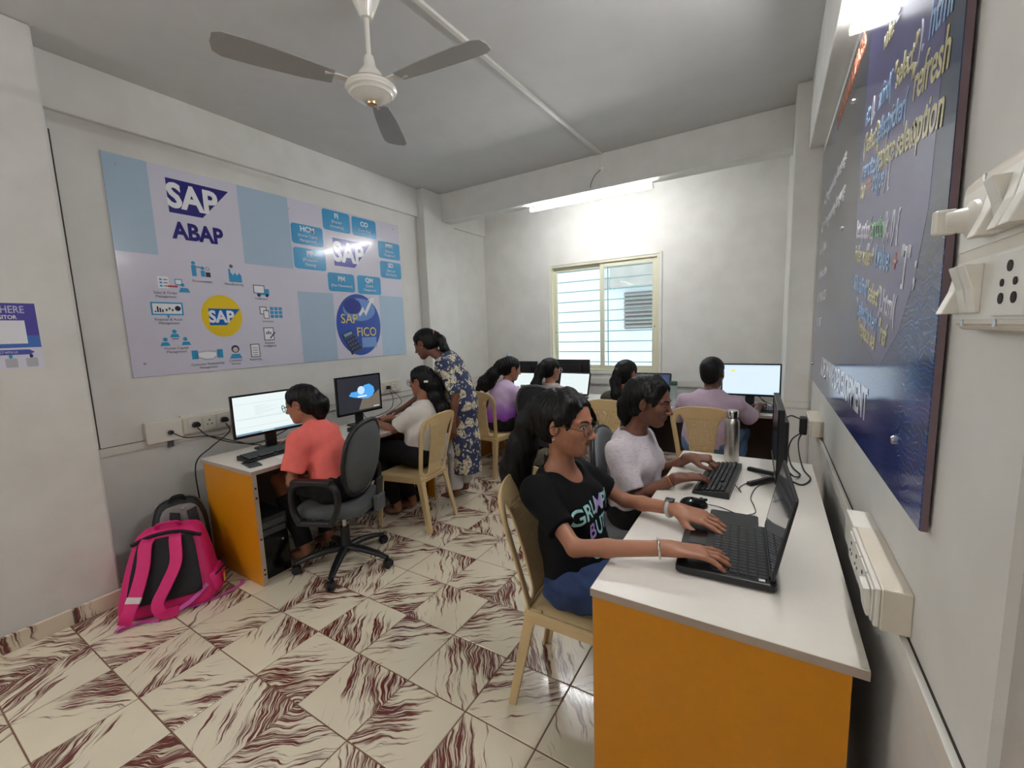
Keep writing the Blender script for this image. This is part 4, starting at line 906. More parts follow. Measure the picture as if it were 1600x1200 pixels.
# switchboard at the right edge of the picture
SW = panel_frame('switchboard', 'yellowed switchboard with rocker switches and fan regulator on right wall', 'switch', MR, (XR, .905, 1.478))
MB().prism(rrect(.36, .21, .016, 4, .18, .105), .026).build('back_box', M_aged_pl, SW, bevel=.005)
MB().prism(rrect(.345, .195, .010, 4, .18, .105), .005, Matrix.Translation((0, 0, .026))).build('face_plate', M_aged_pl, SW, bevel=.002)
def rock(u, v, s):
    MB().prism([(-.032, 0), (.032, 0), (.032, .004 if s > 0 else .020), (.0, .010), (-.032, .022 if s > 0 else .005)], .026, Matrix(((0, 0, 1, u - .013), (1, 0, 0, v), (0, 1, 0, .032), (0, 0, 0, 1)))).build('rocker_switch', M_white_pl, SW, bevel=.0015)
for u, s_ in ((.125, 1), (.155, -1), (.185, 1), (.215, 1)): rock(u, .150, s_)
for u, s_ in ((.030, 1), (.062, -1), (.094, -1)): rock(u, .055, s_)
for v in (.150, .055): MB().b2((.012, v - .040, .031), (.34, v + .040, .0322)).build('module_strip', M_white_pl, SW)
rg_ = MB().lathe([(.026, 0), (.025, .005), (.017, .010), (.014, .030), (.012, .032)], 18).build('fan_regulator', M_white_pl, SW, smooth=40, loc=(.060, .150, .0322))
MB().box((0, 0, .030), (.013, .034, .026)).build('regulator_grip', M_white_pl, rg_, bevel=.004)
MB().b2((.150, .018, .0322), (.232, .092, .036)).build('socket_module', M_white_pl, SW, bevel=.002)
for (a, b_, r) in ((0, .020, .0065), (-.016, .002, .0045), (.016, .002, .0045), (-.016, -.016, .0065), (.016, -.016, .0065)): MB().prism(circ(r, 12, .191 + a, .055 + b_), .001).build('socket_hole', M_hole, SW, loc=(0, 0, .036))
for u, v in ((.075, .200), (.045, .010), (.15, .010)): MB().lathe([(.005, 0), (.005, .002)], 10).build('screw', M_steel, SW, loc=(u, v, .030))
# ================================================================ backpacks
def blob_bag(name, w, d, h, prof, m, parent, n=28, e=.45, bump_=0.0):
    """soft box: x depth, y width; prof: list (z fraction, width factor, depth factor, x shift)"""
    vs = []
    for z, fw, fd, sx in prof:
        for i in range(n):
            a = 2 * PI * i / n; c, s = math.cos(a), math.sin(a)
            vs.append((d / 2 * fd * math.copysign(abs(c) ** e, c) + sx + bump_ * math.sin(7 * a + 9 * z), w / 2 * fw * math.copysign(abs(s) ** e, s) + bump_ * math.cos(5 * a + 13 * z), h * z))
    k = len(prof); fs = [(r * n + j, r * n + (j + 1) % n, r * n + n + (j + 1) % n, r * n + n + j) for r in range(k - 1) for j in range(n)] + [tuple(range(n))[::-1], tuple((k - 1) * n + j for j in range(n))]
    return MB().add(vs, fs).build(name, m, parent, smooth=70, sub=1)
M_pink = mat('pink_nylon', srgb(214, 26, 112), .55, var=.10, scale=18, bump=.35, bscale=60); M_pinkl = mat('pink_webbing', srgb(206, 90, 170), .6); M_mesh = mat('black_mesh', srgb(30, 28, 32), .8, bump=.4, bscale=600); M_gryc = mat('grey_nylon', srgb(120, 118, 116), .6, var=.08, bump=.2)
def strap(pts, w, th, m, parent, name='shoulder_strap', up=(1, 0, 0)):
    return MB().sweep(bez(pts, 6), [(-th, -w / 2), (th, -w / 2), (th, w / 2), (-th, w / 2)], up=up).build(name, m, parent, bevel=.003, smooth=40)
# pink bag: front (back-panel with straps) faces local +x, slumped
pk = thing('backpack', 'bright pink backpack with black mesh slumped on the floor', 'backpack', (-2.94, .925, 0), math.radians(-32)); pk.scale = (1, -1, .92)
blob_bag('bag_body', .42, .26, .46, [(0, .92, .9, .01), (.02, 1.06, 1.1, .01), (.12, 1.12, 1.16, .0), (.3, 1.06, 1.05, -.012), (.55, .95, .9, -.045), (.78, .84, .72, -.085), (.92, .74, .55, -.11), (.99, .55, .35, -.12)], M_pink, pk, bump_=.004)
vs = []
bp = blob_bag('back_panel', .33, .02, .34, [(0, 1.06, 1, .145), (.1, 1.04, 1, .142), (.5, .94, 1, .085), (.9, .80, 1, .012), (1, .76, .8, .0)], M_mesh, pk); bp.location.z = .085
strap([(-.01, .075, .43), (.035, .085, .40), (.09, .09, .30), (.155, .115, .18), (.205, .15, .08), (.20, .17, .03)], .062, .006, M_pink, pk, up=(1, 0, .4))
strap([(-.01, -.045, .43), (.035, -.05, .40), (.10, -.055, .29), (.16, -.015, .19), (.20, .02, .11), (.215, .0, .05), (.19, -.06, .03)], .058, .006, M_pink, pk, up=(1, 0, .4))
strap([(.165, .120, .165), (.180, .130, .135)], .066, .008, mat('reflective', srgb(222, 214, 208), .4), pk, 'reflective_band', up=(1, 0, .4))
strap([(.20, .17, .035), (.205, .20, .01), (.17, .12, .006), (.20, .02, .006)], .028, .002, M_pinkl, pk, 'webbing', up=(0, 0, 1)); strap([(.19, -.06, .035), (.16, -.12, .06), (.12, -.19, .12)], .024, .002, M_pinkl, pk, 'webbing', up=(1, 0, .5)); strap([(.15, -.10, .008), (.10, -.24, .006), (.03, -.33, .006), (-.02, -.34, .006)], .024, .002, M_pinkl, pk, 'webbing', up=(0, 0, 1))
strap([(-.09, .055, .435), (-.075, .05, .475), (-.07, 0, .485), (-.075, -.05, .475), (-.09, -.055, .435)], .022, .005, M_pink, pk, 'carry_handle', up=(1, 0, 0))
MB().tube(bez([(-.02, .16, .40), (-.0, .06, .445), (-.0, -.06, .445), (-.03, -.16, .38)], 6), .012, 8, flat=(1, .5)).build('zip_band', M_mesh, pk, smooth=60)
blob_bag('side_pocket', .10, .20, .15, [(0, 1, 1, 0), (.3, 1.08, 1.05, 0), (.8, .95, .95, 0), (1, .8, .85, 0)], M_pink, pk).location = (-.0, -.20, .02)
MB().tube(bez([(.115, -.235, .165), (.02, -.262, .17), (-.08, -.24, .17)], 5), .006, 6).build('pocket_trim', M_mesh, pk, smooth=60)
MB().box((.045, -.262, .10), (.030, .004, .05)).build('badge', mat('gold_badge', srgb(226, 170, 60), .5), pk)
# grey bag behind
gk = thing('backpack', 'grey and black backpack leaning on wall behind the pink one', 'backpack', (-3.175, 1.085, 0), math.radians(-14)); gk.scale = (.9, .82, .93)
blob_bag('bag_body', .36, .19, .56, [(0, .95, .95, 0), (.03, 1.03, 1.05, 0), (.3, 1.05, 1.1, -.01), (.7, 1.0, .95, -.02), (.88, .86, .75, -.03), (.97, .6, .45, -.035), (1, .35, .2, -.035)], mat('black_nylon', srgb(34, 34, 36), .6, bump=.2), gk, e=.5)
g = blob_bag('back_panel', .29, .02, .47, [(0, 1, 1, .095), (.3, 1.02, 1, .10), (.7, .98, 1, .088), (.9, .84, 1, .062), (1, .6, .8, .045)], M_gryc, gk, e=.55); g.location.z = .06
strap([(.058, .07, .49), (.105, .075, .42), (.118, .08, .25), (.11, .09, .10)], .062, .006, M_mesh, gk); strap([(.058, -.03, .49), (.105, -.04, .42), (.118, -.05, .25), (.11, -.08, .10)], .062, .006, M_mesh, gk)
strap([(-.0, .05, .53), (.02, .03, .575), (.02, -.03, .575), (-.0, -.05, .53)], .022, .005, M_mesh, gk, 'carry_handle')
MB().tube(bez([(.0, .165, .22), (.0, .17, .40), (-.01, .12, .535), (-.01, 0, .565), (-.01, -.12, .535), (.0, -.17, .40), (.0, -.165, .22)], 6), .006, 6).build('piping', M_gryc, gk, smooth=60)
MB().box((.072, .02, .50), (.006, .022, .016)).build('hook_buckle', M_steel, gk, bevel=.003)
# ================================================================ people: smooth implicit bodies meshed with surface nets
def A(*p): return np.array(p, float)
def nrm(v): v = np.asarray(v, float); return v / (np.linalg.norm(v) + 1e-12)
class Field:
    def __init__(s): s.ops = []; s.disp = None; s.nails = []
    def cap(s, a, b, ra, rb, k=.02, mode='+', flat=0, sq=None):
        a = np.asarray(a, float); b = np.asarray(b, float); ba = b - a; L2 = float(ba @ ba) + 1e-12; Ln = math.sqrt(L2)
        def fn(p):
            q = p - a
            if sq is not None: q = q + (q @ sq[0])[:, None] * sq[0] * (1 / sq[1] - 1)
            tu = (q @ ba) / L2; t = np.clip(tu, 0, 1)
            d = np.linalg.norm(q - t[:, None] * ba, axis=1) - (ra + (rb - ra) * t)
            if sq is not None: d = d * min(1.0, sq[1] * 1.3)
            if flat & 1: d = np.maximum(d, -tu * Ln)
            if flat & 2: d = np.maximum(d, (tu - 1) * Ln)
            return d
        s.ops.append((mode, fn, (a + b) / 2, Ln / 2 + max(ra, rb), k)); return s
    def ell(s, c, r, R=None, k=.02, mode='+', cut=None):
        c = np.asarray(c, float); r = np.asarray(r, float); R = np.eye(3) if R is None else R
        def fn(p):
            q = (p - c) @ R
            k0 = np.linalg.norm(q / r, axis=1); k1 = np.linalg.norm(q / (r * r), axis=1) + 1e-9
            d = k0 * (k0 - 1) / k1
            d = np.where(k0 < .2, -r.min() * .8, d)
            if cut is not None: d = np.maximum(d, (p - cut[0]) @ cut[1])
            return d
        s.ops.append((mode, fn, c, float(r.max()), k)); return s
    def chain(s, pts, rs, k=.02, mode='+'):
        for i in range(len(pts) - 1): s.cap(pts[i], pts[i + 1], rs[i], rs[i + 1], k, mode)
        return s
    def ball(s, c, r, keep):
        c = np.asarray(c, float); s.ops.append(('p', (lambda p: np.linalg.norm(p - c, axis=1) - r) if keep else (lambda p: r - np.linalg.norm(p - c, axis=1)), None, None, 0)); return s
    def plane(s, p0, n):      # keep the side where (p-p0).n < 0
        p0 = np.asarray(p0, float); n = nrm(n); s.ops.append(('p', lambda p: (p - p0) @ n, None, None, 0)); return s
    def eval(s, P, cen=None, rad=0.0):
        """P (nb, m, 3): blocks of points with centres cen and radius rad"""
        nb, m, _ = P.shape; D = np.full((nb, m), 9.0)
        for mode, fn, c, br, k in s.ops:
            if c is None: idx = np.arange(nb)
            else:
                idx = np.nonzero(np.linalg.norm(cen - c, axis=1) < br + rad + k + .012)[0]
                if len(idx) == 0: continue
            d = fn(P[idx].reshape(-1, 3)).reshape(len(idx), m); e = D[idx]
            if mode == '+':
                if k > 0:
                    h = np.maximum(k - np.abs(e - d), 0) / k; D[idx] = np.minimum(e, d) - h * h * k * .25
                else: D[idx] = np.minimum(e, d)
            elif mode == '-':
                h = np.maximum(k - np.abs(e + d), 0) / max(k, 1e-6); D[idx] = np.maximum(e, -d) + h * h * k * .25
            else: D[idx] = np.maximum(e, d)
        if s.disp is not None: D = D + s.disp(P.reshape(-1, 3)).reshape(nb, m)
        return D
def surface(F, h, B=8, box=None):
    lo = np.min([c - br for m, f, c, br, k in F.ops if m == '+'], axis=0) - 3 * h; hi = np.max([c + br for m, f, c, br, k in F.ops if m == '+'], axis=0) + 3 * h
    if box is not None: lo, hi = np.maximum(lo, box[0]), np.minimum(hi, box[1])
    nb = np.ceil((hi - lo) / (h * B)).astype(int); bs = h * B
    g = np.stack(np.meshgrid(*[np.arange(n) for n in nb], indexing='ij'), -1).reshape(-1, 3)
    cen = lo + (g + .5) * bs; rad = bs * .87
    dc = F.eval(cen[:, None, :], cen, rad)[:, 0]
    act = np.abs(dc) < rad * 1.6 + .012
    G = np.full(tuple(nb * B), 9.0, np.float32)
    ga = g[act]; ca = cen[act]
    off = np.stack(np.meshgrid(*[np.arange(B)] * 3, indexing='ij'), -1).reshape(-1, 3)
    for st in range(0, len(ga), 600):
        gb = ga[st:st + 600]; P = lo + (gb[:, None, :] * B + off[None]) * h
        D = F.eval(P, ca[st:st + 600], rad)
        ii = (gb[:, None, :] * B + off[None]).reshape(-1, 3); G[ii[:, 0], ii[:, 1], ii[:, 2]] = D.reshape(-1)
    neg = g[(~act) & (dc < 0)]
    for q in neg: G[q[0] * B:(q[0] + 1) * B, q[1] * B:(q[1] + 1) * B, q[2] * B:(q[2] + 1) * B] = -9
    S = G < 0; nx, ny, nz = G.shape
    cnt = np.zeros((nx - 1, ny - 1, nz - 1), np.int8)
    for dx in (0, 1):
        for dy in (0, 1):
            for dz_ in (0, 1): cnt += S[dx:nx - 1 + dx, dy:ny - 1 + dy, dz_:nz - 1 + dz_]
    cells = np.argwhere((cnt > 0) & (cnt < 8)); vid = np.full(cnt.shape, -1, np.int32); vid[tuple(cells.T)] = np.arange(len(cells))
    acc = np.zeros((len(cells), 3)); n = np.zeros(len(cells))
    cor = [(a, b, c) for a in (0, 1) for b in (0, 1) for c in (0, 1)]; val = {c: np.clip(G[cells[:, 0] + c[0], cells[:, 1] + c[1], cells[:, 2] + c[2]], -h * 3, h * 3) for c in cor}
    for a in cor:
        for ax in range(3):
            if a[ax]: continue
            b = list(a); b[ax] = 1; b = tuple(b); va, vb = val[a], val[b]; m = (va < 0) != (vb < 0)
            t = np.where(m, va / np.where(m, va - vb, 1), 0); p = np.tile(np.array(a, float), (len(cells), 1)); p[:, ax] += t
            acc[m] += p[m]; n[m] += 1
    verts = lo + (cells + acc / n[:, None]) * h
    quads = []
    for ax in range(3):
        o1, o2 = [(1, 2), (2, 0), (0, 1)][ax]
        sl0 = [slice(None)] * 3; sl1 = [slice(None)] * 3; sl0[ax] = slice(0, -1); sl1[ax] = slice(1, None)
        e = np.argwhere(S[tuple(sl0)] != S[tuple(sl1)])
        e = e[(e[:, o1] > 0) & (e[:, o2] > 0) & (e[:, o1] < G.shape[o1] - 1) & (e[:, o2] < G.shape[o2] - 1)]
        sgn = S[tuple(e.T)]
        def cid(d1, d2):
            q = e.copy(); q[:, o1] -= d1; q[:, o2] -= d2; return vid[tuple(q.T)]
        Q = np.stack([cid(0, 0), cid(1, 0), cid(1, 1), cid(0, 1)], 1)
        Q[~sgn] = Q[~sgn][:, ::-1]; quads.append(Q)
    Q = np.concatenate(quads); Q = Q[(Q >= 0).all(1)]
    # light smoothing keeps the surface from showing the grid
    for it in range(2):
        sm = np.zeros_like(verts); c = np.zeros(len(verts))
        for a in range(4):
            b = (a + 1) % 4
            np.add.at(sm, Q[:, a], verts[Q[:, b]]); np.add.at(c, Q[:, a], 1); np.add.at(sm, Q[:, b], verts[Q[:, a]]); np.add.at(c, Q[:, b], 1)
        verts = verts * .5 + .5 * sm / np.maximum(c, 1)[:, None]
    return verts, Q
def sdf_obj(name, F, h, m, base, parent=None, fine=()):
    ops = list(F.ops)
    for c, r, hh in fine: F.ball(c, r, False)
    v, q = surface(F, h); F.ops = ops
    for c, r, hh in fine:      # face and hands: the same surface on a finer grid
        F.ops = list(ops); F.ball(c, r + .010, True); v2, q2 = surface(F, hh, box=(np.asarray(c) - r - .018, np.asarray(c) + r + .018)); q = np.concatenate([q, q2 + len(v)]); v = np.concatenate([v, v2])
    F.ops = ops; v = v - np.asarray(base)
    me = bpy.data.meshes.new(name); me.vertices.add(len(v)); me.vertices.foreach_set('co', v.astype(np.float32).ravel())
    me.loops.add(len(q) * 4); me.loops.foreach_set('vertex_index', q.astype(np.int32).ravel())
    me.polygons.add(len(q)); me.polygons.foreach_set('loop_start', np.arange(0, len(q) * 4, 4, dtype=np.int32)); me.polygons.foreach_set('loop_total', np.full(len(q), 4, np.int32))
    me.update(); me.validate(); me.shade_smooth()
    return mesh_obj(name, me, m, parent)
def ik(sh, wr, pole, l1, l2):
    sh, wr, pole = map(lambda v: np.asarray(v, float), (sh, wr, pole)); d = wr - sh; L = np.linalg.norm(d)
    if L > (l1 + l2) * .995: k = L / ((l1 + l2) * .995); l1 *= k; l2 *= k
    a = (l1 * l1 - l2 * l2 + L * L) / (2 * L); hh = math.sqrt(max(0, l1 * l1 - a * a)); u = d / L
    pv = pole - u * (pole @ u); return sh + u * a + nrm(pv) * hh
def hand(F, w, d, n, t, S=1.0, curl=(14, 32, 22), spread=6, thumb=1.0, claw=0):
    """w wrist, d finger direction, n back-of-hand normal, t towards the thumb"""
    d = nrm(d); n = nrm(n - d * (n @ d)); t = nrm(np.cross(n, d)) * (1 if np.cross(n, d) @ t > 0 else -1)
    w = np.asarray(w, float)
    for o, r0, r1 in ((-.024, .018, .017), (-.008, .021, .019), (.010, .021, .019), (.024, .019, .018)):
        F.cap(w + (d * .012 + t * o * .75) * S, w + (d * .082 + t * o * 1.12) * S, r0 * S, r1 * S * .92, .012, sq=(n, .62))
    F.cap(w - d * .02 * S, w + d * .02 * S, .0255 * S, .025 * S, .016, sq=(n, .78))
    Ls = (.084, .092, .085, .067); offs = (.028, .009, -.011, -.029); bl = (.086, .090, .086, .078); rr = (.0088, .0090, .0086, .0078)
    for i in range(4):
        p = w + (d * bl[i] + t * offs[i]) * S; ang = math.radians(spread) * (1.5 - i) / 1.5 * .8
        dd = nrm(d * math.cos(ang) + t * math.sin(ang)); a = 0
        nn = n.copy(); q = p - dd * .012 * S; prev = q; r = rr[i] * S
        for j, (fr, cu) in enumerate(zip((.46, .30, .24), curl)):
            a += math.radians(cu + claw * (j == 0) + (i == 3) * 3 + (i == 0) * -3)
            dv = dd * math.cos(a) - nn * math.sin(a); nx_ = prev + dv * Ls[i] * S * fr + (dv * .012 * S if j == 0 else 0)
            F.cap(prev, nx_, r * (1.06 if j == 0 else 1.0), r * (.93 if j < 2 else .82), .005); prev = nx_; r *= .93
        nu_ = nn * math.cos(a) + dd * math.sin(a); F.nails.append((prev - dv * .002 * S + nu_ * r * .72, dv, nu_, r * .78))
    p = w + (d * .018 + t * .020 - n * .006) * S; dv = nrm(d * .62 + t * .62 - n * .30)
    q = p + dv * .045 * S; F.cap(p, q, .0165 * S, .0125 * S, .012); dv = nrm(d * .90 + t * .25 - n * .25); q2 = q + dv * .034 * S; F.cap(q, q2, .0112 * S, .0098 * S, .006); q3 = q2 + nrm(d * .95 + t * .05 - n * .2) * .026 * S; F.cap(q2, q3, .0098 * S, .0078 * S, .004)
def frame_of(f, u):
    u = nrm(u); f = nrm(np.asarray(f, float) - u * (np.asarray(f, float) @ u)); return f, nrm(np.cross(u, f)), u
SKIN = {}
def skin(k, col):
    if k not in SKIN: SKIN[k] = mat('skin_' + k, col, .48, var=.10, scale=14, sss=.12, bump=.05, bscale=260)
    return SKIN[k]
M_hair = mat('black_hair', srgb(11, 9, 9), .5, var=.3, scale=40, bump=.35, bscale=110, stretch=(1, 1, .22), spec=.28)
N, L, b = nodes(M_hair); b.inputs['Anisotropic'].default_value = .5
M_eyew = mat('eye_white', srgb(226, 220, 214), .2, coat=.4); M_iris = mat('iris', srgb(26, 16, 12), .1, coat=.8); M_lip = mat('lips', srgb(128, 66, 62), .4); M_silver = mat('silver', (.75, .73, .70), .2, 1.0)
M_den = mat('denim', srgb(40, 58, 98), .85, var=.35, scale=30, bump=.4, bscale=400); M_blk = mat('black_cloth', srgb(17, 17, 20), .9, var=.15, scale=25, bump=.25, bscale=300)
def hair_ripple(c, up, amp=.0022, fr=34):
    c = np.asarray(c, float)
    def fn(p):
        q = p - c; a = np.arctan2(q[:, 1], q[:, 0]); return amp * (np.sin(a * fr + 14 * q[:, 2]) * .6 + .5 * np.sin(q[:, 0] * 170 + q[:, 1] * 130 + q[:, 2] * 25) + .35 * np.sin(q[:, 1] * 260 - q[:, 0] * 210 + 30 * q[:, 2]))
    return fn
def wrinkle(amp, seed=0, fr=1.0):
    rng = np.random.RandomState(seed); K = [(rng.normal(size=3) * 26 * fr, rng.rand() * 6) for _ in range(5)]
    def fn(p):
        s = 0
        for k, ph in K: s = s + np.sin(p @ k + ph + 1.2 * np.sin(p @ k[::-1] * .5))
        return amp * s / 2.5
    return fn
def person(label, P, h=.006):
    """P: dict of joints (world) and looks"""
    g = P.get; fem = g('fem', True); hip = A(*P['hip']); neck = A(*P['neck']); head = A(*P['head'])
    shL, shR = A(*P['shL']), A(*P['shR']); u = nrm(neck - hip); l = nrm(shL - shR); f = nrm(np.cross(l, u)); l = nrm(np.cross(u, f)); R = np.stack([f, l, u], 1)
    hs = g('hs', 1.06); hf, hl, hu = frame_of(P['hf'], P.get('hu', (0, 0, 1))); HR = np.stack([hf, hl, hu], 1)
    hz = g('hz', .93); HS = A(1, 1, hz) * hs
    H = lambda x, y, z: head + (hf * x + hl * y + hu * z * hz) * hs
    elL = A(*P['elL']) if 'elL' in P else ik(shL, P['wrL'], P.get('poleL', l * .6 - A(0, 0, 1)), .27, .245); elR = A(*P['elR']) if 'elR' in P else ik(shR, P['wrR'], P.get('poleR', -l * .6 - A(0, 0, 1)), .27, .245)
    wrL, wrR = A(*P['wrL']), A(*P['wrR']); T = np.linalg.norm(neck - hip)
    hipL, hipR = hip + l * .085 - u * .01, hip - l * .085 - u * .01
    legs = [(hipL, A(*P['knL']), A(*P['anL']), A(*P['toL']) if 'toL' in P else None), (hipR, A(*P['knR']), A(*P['anR']), A(*P['toR']) if 'toR' in P else None)]
    base = A(*P['base']); at_ = lambda t: hip + (neck - hip) * t
    sf = g('slim', 1.0); af = g('arm', .90)
    def torso(F, g0=0.0, gw=0.0, bust=True):
        F.ell(at_(.05), A(.112, .160, .125) * A(sf, sf, 1) + g0, R, .05); F.ell(at_(.36), A(.092, .128, .15) * A(sf, sf, 1) + g0 + gw, R, .06); F.ell(at_(.68) + f * .005, A(.103, .145, .155) * A(sf, sf, 1) + g0, R, .06)
        F.cap(shL - u * .018 - l * .015, shR - u * .018 + l * .015, .050 + g0, .050 + g0, .05); F.cap(at_(.80), at_(.93), .085 + g0, .06 + g0, .05)
        if fem and bust:
            for s in (1, -1): F.ell(at_(.62) + l * .070 * s + f * .062, A(.058, .062, .066) + g0, R, .045)
    # ---- body
    F = Field(); torso(F, -.004)
    F.cap(at_(.90), head - hu * .045 * hs - hf * .012, .052, .046, .035)
    for sh, el, wr in ((shL, elL, wrL), (shR, elR, wrR)):
        F.cap(sh - u * .01, el, .047 * af, .035 * af, .04); F.cap(el, el + (wr - el) * .35, .035 * af, .036 * af, .015); F.cap(el + (wr - el) * .35, wr, .036 * af, .0235, .015)
    for hj, kn, an_, to in legs:
        F.cap(hj, kn, .080, .054, .05); F.cap(kn, kn + (an_ - kn) * .35, .052, .050, .03); F.cap(kn + (an_ - kn) * .35, an_, .050, .033, .02)
        if to is not None: F.cap(an_ - A(0, 0, .035), an_ * .4 + to * .6 - A(0, 0, .012), .032, .036, .02, sq=(A(0, 0, 1), .8)); F.cap(an_ * .4 + to * .6 - A(0, 0, .012), to, .036, .024, .02, sq=(A(0, 0, 1), .6))
    # head
    F.ell(H(-.015, 0, .040), A(.094, .074, .084) * HS, HR, .02); F.ell(H(.030, 0, -.018), A(.056, .057, .092) * HS, HR, .03); F.ell(H(.062, 0, -.098), A(.021, .020, .017) * HS, HR, .022)
    F.cap(H(-.02, 0, -.05), H(.03, 0, -.06), .045 * hs, .038 * hs, .03)
    for s in (1, -1):
        F.cap(H(-.004, .046 * s, -.048), H(.052, .013 * s, -.097), .017 * hs, .014 * hs, .03); F.ell(H(.054, .035 * s, -.020), A(.020, .020, .019) * HS, HR, .03)
        F.ell(H(-.008, .072 * s, -.006), A(.017, .009, .031) * HS, HR, .006); F.ell(H(.001, .080 * s, -.003), A(.008, .006, .016) * HS, HR, .004, '-')
        F.cap(H(.080, .010 * s, .026), H(.064, .046 * s, .024), .0065 * hs, .006 * hs, .014); F.ell(H(.095, .031 * s, .006), A(.014, .018, .011) * HS, HR, .014, '-')
        F.ell(H(.094, .0115 * s, -.036), A(.0095, .0075, .0075) * HS, HR, .007)
    F.cap(H(.083, 0, .016), H(.101, 0, -.026), .0062 * hs, .0085 * hs, .010); F.ell(H(.1045, 0, -.032), A(.0095, .0095, .0090) * HS, HR, .008); F.ell(H(.073, 0, -.062), A(.015, .024, .018) * HS, HR, .014)
    # hands
    hd = P['hands']
    for k, wr, el in (('L', wrL, elL), ('R', wrR, elR)):
        q = hd.get(k)
        if q is None: continue
        d = A(*q['d']) if 'd' in q else nrm(wr - el); hand(F, wr, d, A(*q.get('n', (0, 0, 1))), A(*q['t']), q.get('S', 1.04), q.get('curl', (14, 32, 22)), q.get('spread', 7), claw=q.get('claw', 0))
    sk = skin(*P['skin']); fine = []
    if g('face'):
        fine.append((H(.012, 0, 0), .150, .0022))
    for k, wr, el in (('L', wrL, elL), ('R', wrR, elR)):
        if hd.get(k) and hd[k].get('fine'): dq = nrm(A(*hd[k]['d'])); fine.append((wr + dq * .085, .118, .003))
    nails = F.nails; body = sdf_obj('person', F, h, sk, base, fine=fine); body.location = base; tag(body, label, 'person', 'people in the computer room')
    M4 = Matrix.Identity(4)
    if any(q and q.get('fine') for q in hd.values()):
        mn = mat('nail_' + P['skin'][0], tuple(min(1, v * 1.25 + .06) for v in P['skin'][1]), .25)
        for c_, dv_, nu_, r_ in nails:
            Mn = Matrix((Vector(np.cross(dv_, nu_)), Vector(dv_), Vector(nu_))).transposed().to_4x4(); Mn.translation = Vector(c_ - base)
            MB().prism(circ(r_, 12, 0, 0, r_ * 1.25), .0016, Mn).build('fingernail', mn, body, bevel=.0005, seg=1)
    # ---- face parts, laid on the skin surface
    def surfs(yz, lift=0.0):
        p = np.array([H(.13, y, z) for y, z in yz])
        for _ in range(16): p = p - hf * (F.eval(p[:, None, :], p, .12)[:, 0].clip(-.02, .05) * .9)[:, None]
        return list(p + hf * lift)
    if g('face'):
        for s in (1, -1):
            c = surfs([(.0315 * s, .006)])[0]; yaw_ = nrm(hf + hl * .45 * s); ER = np.stack(frame_of(yaw_, hu), 1)
            E = Field(); E.ell(c - hf * .001, A(.0040, .0125, .0052) * hs, ER, 0); eo = sdf_obj('eye', E, .0016, M_eyew, base, body)
            E = Field(); E.ell(c + hf * .0006 - hu * .0003, A(.0040, .0052, .0050) * hs, ER, 0); sdf_obj('iris', E, .0013, M_iris, base, eo)
            E = Field(); E.chain(surfs([((.0185 + .0047 * k) * s, (.0065, .0103, .0122, .0122, .0108, .0075, .0045)[k]) for k in range(7)], .0008), [.0010, .0016, .0019, .0020, .0020, .0018, .0012], .001); sdf_obj('eyelashes', E, .0013, mat('lash', srgb(24, 16, 14), .6), base, body)
            E = Field(); E.chain(surfs([((.013 + .0085 * k) * s, (.0250, .0288, .0308, .0305, .0262)[k]) for k in range(5)], .0002), [.0030, .0034, .0033, .0026, .0012], .002); sdf_obj('eyebrow', E, .0015, M_hair, base, body)
        E = Field(); E.chain(surfs([(.0052 * k, -.0550 - .0004 * k * k + (.0012 if abs(k) == 1 else 0)) for k in range(-4, 5)], -.0008), [.0010, .0019, .0025, .0028, .0025, .0028, .0025, .0019, .0010], .002)
        E.chain(surfs([(.0050 * k, -.0652 + .0005 * k * k) for k in range(-4, 5)], -.0010), [.0010, .0022, .0031, .0035, .0036, .0035, .0031, .0022, .0010], .002); sdf_obj('lips', E, .0015, mat('lips_' + P['skin'][0], tuple(v * w for v, w in zip(P['skin'][1], (.72, .46, .46))), .42), base, body)
    # ---- top
    G = P['top']; F = Field(); gr = G.get('grow', .016); torso(F, gr, G.get('loose', .014), True)
    hemt = G.get('hem', -.06)
    if G.get('kurta'):
        z = G['kurta']; c = G.get('sweep', A(0, 0, 0)); bot = A(hip[0], hip[1], z) + A(*c)
        for k, (t0, t1) in enumerate(((0, .5), (.5, 1.12))):
            F.cap(hip * (1 - t0) + bot * t0, hip * (1 - t1) + bot * t1, .14 + .02 * t0, .14 + .02 * t1, .06, sq=(f, .78))
        F.plane(bot, (0, 0, -1))
    else:
        F.cap(at_(hemt + .02), at_(.25), .150 + gr * .4, .130 + gr, .06, sq=(f, .80)); F.plane(at_(hemt), -u)
    sl = G.get('sleeve', .62); sr = G.get('sr', .060)
    for sh, el, wr in ((shL, elL, wrL), (shR, elR, wrR)):
        if sl <= 1:
            e = sh + (el - sh) * sl; F.cap(sh - u * .012 - (el - sh) * .08, e, .058, sr, .035, flat=2)
        else:
            F.cap(sh - u * .012, el, .058, .046, .035); F.cap(el, el + (wr - el) * (sl - 1), .046, .036, .02, flat=2)
    nr = G.get('neck', (.088, .085, .07)); F.ell(neck + f * G.get('nf', .03) + u * .035, nr, R, .012, '-'); F.cap(neck - u * .02, head, .060, .055, .01, '-')
    F.disp = wrinkle(G.get('wr', .0035), G.get('seed', 1), G.get('wf', 1.0)); FT = F
    top = sdf_obj(G.get('name', 't_shirt'), F, h, G['m'], base, body)
    # ---- trousers
    Bm = P['bottom']; F = Field(); sl_ = Bm.get('slim', 0.0); F.ell(at_(.03), A(.122, .168, .115) - sl_, R, .05); F.ell(hip - A(0, 0, .03), A(.13, .17, .09) - sl_, R, .05)
